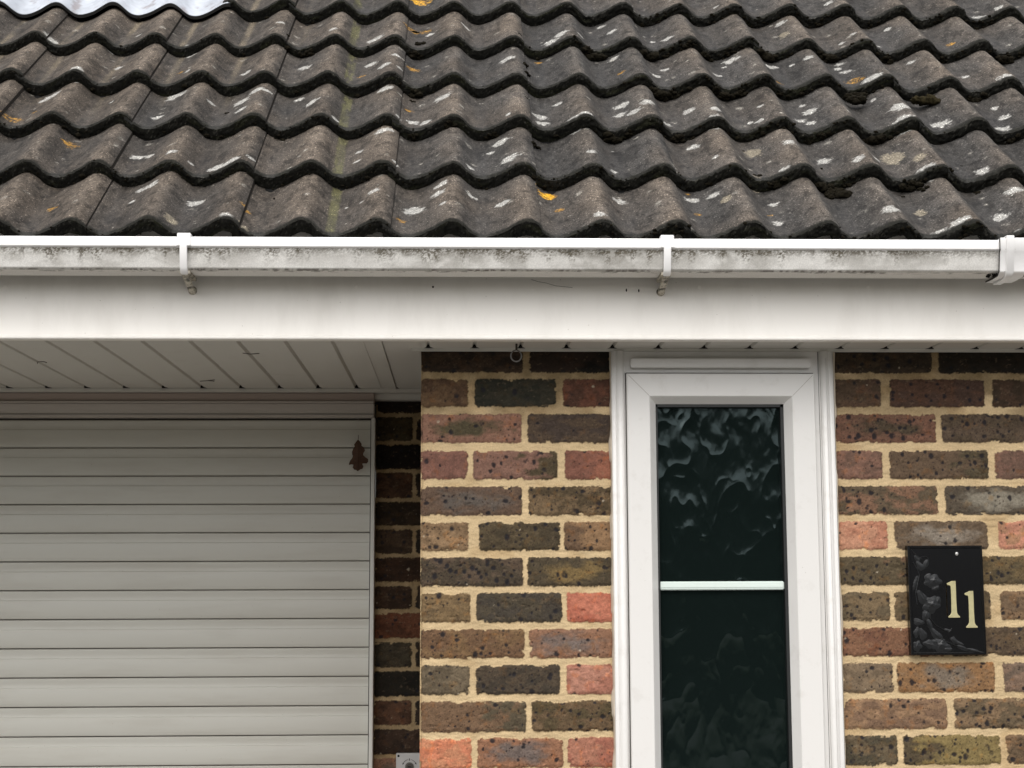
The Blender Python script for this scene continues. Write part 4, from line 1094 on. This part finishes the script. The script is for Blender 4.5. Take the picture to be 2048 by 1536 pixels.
# ------------------------------------------------------------------ key switch on the nib
ks = empty('key_switch', (-.1235, YG, 1.110), 'square grey metal key switch on the shaded brick beside the garage shutter', 'key switch')
fp_ = box('face_plate', -.1585, -.0885, 4.0170, 4.0310, 1.1080, 1.1925, M_STEEL, ks, .0012)
KX, KZ = -.1245, 1.1590
bm = bmesh.new(); cyl_y(bm, KX, KZ, .0112, 4.0130, 4.0180, 28); kc = finish(bm, 'key_cylinder', M_KEY, ks, .0012, 2)
bm = bmesh.new(); cyl_y(bm, KX, KZ, .0078, 4.0110, 4.0135, 24); finish(bm, 'key_barrel', simple('barrel', (.12, .11, .10), rough=.4, metal=.7), kc, .0006, 1)
bm = bmesh.new(); addbox(bm, KX - .0040, KX + .0040, 4.0104, 4.0112, KZ - .0010, KZ + .0010); finish(bm, 'keyhole', M_DARK, kc)
for a_, b_ in ((-.1525, 1.1858), (-.0948, 1.1858), (-.1525, 1.1145), (-.0948, 1.1145)):
    bm = bmesh.new(); cyl_y(bm, a_, b_, .0030, 4.0162, 4.0175, 18); finish(bm, 'screw', M_DARK, ks)
bm = bmesh.new()
def arcband(a0, a1, r, wd):
    n = 12; P0 = []; P1 = []
    for i in range(n + 1):
        t = math.radians(a0 + (a1 - a0) * i / n)
        ww = wd * (.6 + .4 * i / n)
        P0.append((KX + (r - ww) * math.cos(t), 4.0164, KZ + (r - ww) * math.sin(t))); P1.append((KX + (r + ww) * math.cos(t), 4.0164, KZ + (r + ww) * math.sin(t)))
    for i in range(n): qd(bm, P0[i], P0[i + 1], P1[i + 1], P1[i])
    t = math.radians(a1); s_ = 1 if a1 > a0 else -1
    cx, cz = KX + r * math.cos(t), KZ + r * math.sin(t)
    tx, tz = -math.sin(t) * s_, math.cos(t) * s_
    rx, rz_ = math.cos(t), math.sin(t)
    bm.faces.new([bm.verts.new((cx + rx * .0022, 4.0164, cz + rz_ * .0022)), bm.verts.new((cx + tx * .005, 4.0164, cz + tz * .005)), bm.verts.new((cx - rx * .0022, 4.0164, cz - rz_ * .0022))])
arcband(100, 150, .0178, .0007); arcband(80, 30, .0178, .0007)
finish(bm, 'arrow_mark', M_INK, ks)
box('centre_mark', KX - .0010, KX + .0008, 4.0163, 4.0172, KZ + .0150, KZ + .0205, M_INK, ks, 0)

# ------------------------------------------------------------------ oak leaf on a thread, eye hook
lf = empty('oak_leaf', (-.2590, 3.99, 1.905), 'dead brown oak leaf hanging by a thread in front of the garage shutter', 'leaf')
half = [(.0015, .076), (.0060, .072), (.0100, .066), (.0088, .061), (.0150, .056), (.0185, .049), (.0160, .043), (.0135, .038), (.0165, .033), (.0240, .0275), (.0272, .021), (.0250, .0160), (.0185, .0175), (.0122, .0150), (.0138, .008), (.0110, .002), (.0055, .000), (.0010, -.004)]
bm = bmesh.new()
def leaf_pt(x, z): return (-.2595 + x, 3.9700 - .0050 * math.cos(x * 60) + .0030 * math.sin(z * 70), 1.9130 + z)
mid_ = [bm.verts.new(leaf_pt(.0008 * math.sin(z * 60), z)) for x, z in half]
for sg, k1 in ((1, 1.0), (-1, .90)):
    ed = [bm.verts.new(leaf_pt(sg * x * k1 * (1 + .10 * math.sin(z * 230 + sg)), z + (0 if sg > 0 else -.0035 * min(1, x * 60)))) for x, z in half]
    for q in range(len(half) - 1): bm.faces.new([mid_[q], ed[q], ed[q + 1], mid_[q + 1]])
bmesh.ops.recalc_face_normals(bm, faces=bm.faces)
ex = bmesh.ops.extrude_face_region(bm, geom=bm.faces[:])
bmesh.ops.translate(bm, verts=[v for v in ex['geom'] if isinstance(v, bmesh.types.BMVert)], vec=(0, .0007, 0))
finish(bm, 'leaf_blade', M_LEAF, lf)
bm = bmesh.new(); tube(bm, [(-.2595, 3.9655, 1.9870), (-.2588, 3.966, 1.9960), (-.2592, 3.967, 2.0020)], .0007, 6); tube(bm, [(-.2590, 3.9668, 1.912), (-.2597, 3.9660, 1.950), (-.2592, 3.9655, 1.987)], .0007, 6); finish(bm, 'leaf_stalk', M_LEAF, lf)
bm = bmesh.new(); tube(bm, [(-.2592, 3.967, 2.001), (-.2594, 3.967, 2.06)], .00025, 4); finish(bm, 'thread', simple('cobweb thread', (.5, .5, .48), rough=.6), lf)

hk = empty('eye_hook', (.1214, 3.2, 2.085), 'small wire screw eye hanging from the soffit above the brick pier', 'hook')
bm = bmesh.new(); tube(bm, [(.1216, 3.2, SZ), (.1214, 3.2, 2.1075)], .0024, 10); finish(bm, 'shank', simple('rusty shank', (.05, .04, .03), rough=.7, metal=.3), hk)
bm = bmesh.new()
tube(bm, [(.1216 + .0112 * math.sin(t) - .001, 3.2 + .001 * math.sin(t), 2.0955 + .0120 * math.cos(t)) for t in [math.radians(8 + 350 * i / 28) for i in range(29)]], .0015, 8)
finish(bm, 'ring', M_WIRE, hk)

# ------------------------------------------------------------------ moss
def moss_mesh(g_list, rnd, cx, cs, r):
    base_k = max([i for i, a in enumerate(SK) if cs >= a - .012])
    near = abs(cs - SK[base_k]) < .02
    nb = max(3, int(4 + r * 420))
    for i in range(nb):
        a = rnd.uniform(0, 2 * math.pi); d = r * rnd.random() ** .7
        X_ = cx + d * math.cos(a) * 1.05; s_ = cs + d * math.sin(a) * (.35 if near else .8)
        rr = r * rnd.uniform(.26, .50)
        kk = max([q for q, b in enumerate(SK) if s_ >= b] or [0]); t = (s_ - SK[kk]) / (SK[kk + 1] - SK[kk])
        n_ = float(prof(np.array(X_))) - A - T * t
        if near: s_ = SK[base_k] - rr * rnd.uniform(.2, 1.0); n_ = float(prof(np.array(X_))) - A - T * rnd.uniform(.45, 1.0) + rr * .1
        g_list.append((X_, s_, n_ + rr * .18, rr))
_b = bmesh.new(); bmesh.ops.create_icosphere(_b, subdivisions=3, radius=1)
_b.verts.ensure_lookup_table()
ICO_V = np.array([v.co[:] for v in _b.verts]); ICO_F = np.array([[v.index for v in f.verts] for f in _b.faces]); _b.free()
_b = bmesh.new(); bmesh.ops.create_icosphere(_b, subdivisions=1, radius=1); _b.verts.ensure_lookup_table()
SM_V = np.array([v.co[:] for v in _b.verts]); SM_F = np.array([[v.index for v in f.verts] for f in _b.faces]); _b.free()
def moss_build(name, blobs, mat, seed):
    rnd = random.Random(seed); V = []; F = []; base = 0
    for i, (X_, s_, n_, rr) in enumerate(blobs):
        p = rp(np.array(X_), s_, n_)
        sc = np.array([rnd.uniform(.85, 1.25), rnd.uniform(.8, 1.1), rnd.uniform(.60, .85)])
        ph = rnd.uniform(0, 50); co, fc_ = (SM_V, SM_F) if rr < .0036 else (ICO_V, ICO_F)
        nz = fbm(co[:, 0] * 3 + ph + co[:, 2] * 2, co[:, 1] * 3 - co[:, 2] * 1.7, 900, 4) - .5
        n3 = vn(co[:, 0] * 9 + ph, co[:, 1] * 9 + co[:, 2] * 8, 901) - .5
        f = (1 + nz * .9 + n3 * .45) * rr
        V.append(p + co * f[:, None] * sc); F.append(fc_ + base); base += len(co)
    return make(name, np.vstack(V), np.vstack(F), mat)
def moss_mat(name, a, b):
    m = simple(name, a, rough=.95, var=.5, scale=160, bump=1.0, bscale=520, spec=.1)
    mx = [n for n in m.node_tree.nodes if n.type == 'MIX'][0]
    mx.inputs['B'].default_value = b + (1,)
    return m
M_MOSS = moss_mat('dark moss', (.006, .0052, .0035), (.020, .0165, .0095))
M_MOSSG = moss_mat('green brown moss', (.014, .010, .006), (.045, .036, .016))
rnd = random.Random(77); L = []
for (a, b, r) in MOSS: moss_mesh(L, rnd, a, b, r * 1.0)
for k in range(1, 6):                       # crumbs of moss packed under the drip edges, thicker to the right
    for i in range(130):
        X_ = rnd.uniform(-1.1, 1.5)
        if X_ < .45 and rnd.random() < .72: continue
        u = ((X_ - X0) / PXL) % 1
        if not (.12 < u < .80): continue
        rr = rnd.uniform(.0025, .0070)
        L.append((X_, SK[k] - rr * .4, float(prof(np.array(X_))) - A - T * rnd.uniform(.6, 1.05), rr))
for k in range(0, 6):
    for i in range(430):
        X_ = rnd.uniform(-1.15, 1.5)
        if (k == 5 and X_ < -.46) or fbm(np.array([X_ * 9.0]), np.array([k * 3.3]), 77)[0] < .40: continue
        rr = rnd.uniform(.0012, .0034) * (1.35 if X_ > .3 else 1)
        q = rnd.random() ** 1.4
        L.append((X_, SK[k] + (rnd.uniform(-.002, .006) if q < .12 else -rr * .2), float(prof(np.array(X_))) - A - T * q * 1.05 - .001, rr))
tag(moss_build('moss', L, M_MOSS, 1), 'dark moss packed along the drip edges of the tiles', 'moss', kind='stuff')
mo = moss_build('moss_clump', [(.985, .712, -A + .002, .0150), (.968, .712, -A + .002, .0125), (.975, .704, -A + .001, .012)], M_MOSS, 2)
tag(mo, 'loose dark moss clump lying in a tile trough, left of the greenish one', 'moss')
mo = moss_build('moss_clump', [(1.125, .712, -A + .002, .014), (1.142, .710, -A + .001, .017), (1.160, .712, -A + .002, .016), (1.172, .708, -A, .012)], M_MOSSG, 3)
tag(mo, 'longer greenish brown moss clump lying in a tile trough at the right', 'moss')

# ------------------------------------------------------------------ ground and the hedge across the road (seen in the glass)
bm = bmesh.new(); qd(bm, (-150, -150, -.004), (150, -150, -.004), (150, 150, -.004), (-150, 150, -.004))
tag(finish(bm, 'ground', M_GROUND), kind='structure')
bm = bmesh.new(); qd(bm, (-7, -6, 0), (7, -6, 0), (7, 4.03, 0), (-7, 4.03, 0))
tag(finish(bm, 'driveway', M_DRIVE), kind='structure')
rnd = np.random.RandomState(3)
nL = 9000
hx = rnd.uniform(-22, 22, nL); hz = rnd.uniform(0, 1, nL) ** .8; hy = rnd.uniform(-1, 1, nL)
top = 3.5 + 1.0 * fbm(hx * .5, hx * 0, 950, 3) + .5 * fbm(hx * 2.3, hx * 0, 951, 3)
Zc = hz * top; Yc = -12.5 + hy * 1.1 * np.sqrt(np.clip(1.05 - hz ** 3, 0, 1))
c = np.stack([hx, Yc, Zc], 1)
d1 = rnd.normal(size=(nL, 3)); d1 /= np.linalg.norm(d1, axis=1)[:, None]
d2 = np.cross(d1, rnd.normal(size=(nL, 3))); d2 /= np.linalg.norm(d2, axis=1)[:, None]
s = rnd.uniform(.07, .17, nL)[:, None]
V = np.stack([c - d1 * s, c + d2 * s * .6, c + d1 * s, c - d2 * s * .6], 1).reshape(-1, 3)
he = empty('hedge', (0, -12.5, 0), 'tall dark hedge across the road, mirrored in the window glass', 'hedge')
make('foliage', V, np.arange(nL * 4).reshape(-1, 4), M_GREEN, he, smooth=False)
bm = bmesh.new()
xs = np.linspace(-22, 22, 60); tt = 3.3 + 1.0 * fbm(xs * .5, xs * 0, 950, 3)
for i in range(59):
    qd(bm, (xs[i], -12.2, 0), (xs[i + 1], -12.2, 0), (xs[i + 1], -12.4, tt[i + 1]), (xs[i], -12.4, tt[i]))
    qd(bm, (xs[i], -12.9, 0), (xs[i + 1], -12.9, 0), (xs[i + 1], -12.4, tt[i + 1]), (xs[i], -12.4, tt[i]))
finish(bm, 'inner_twigs', simple('hedge depths', (.012, .014, .008), rough=.95), he)
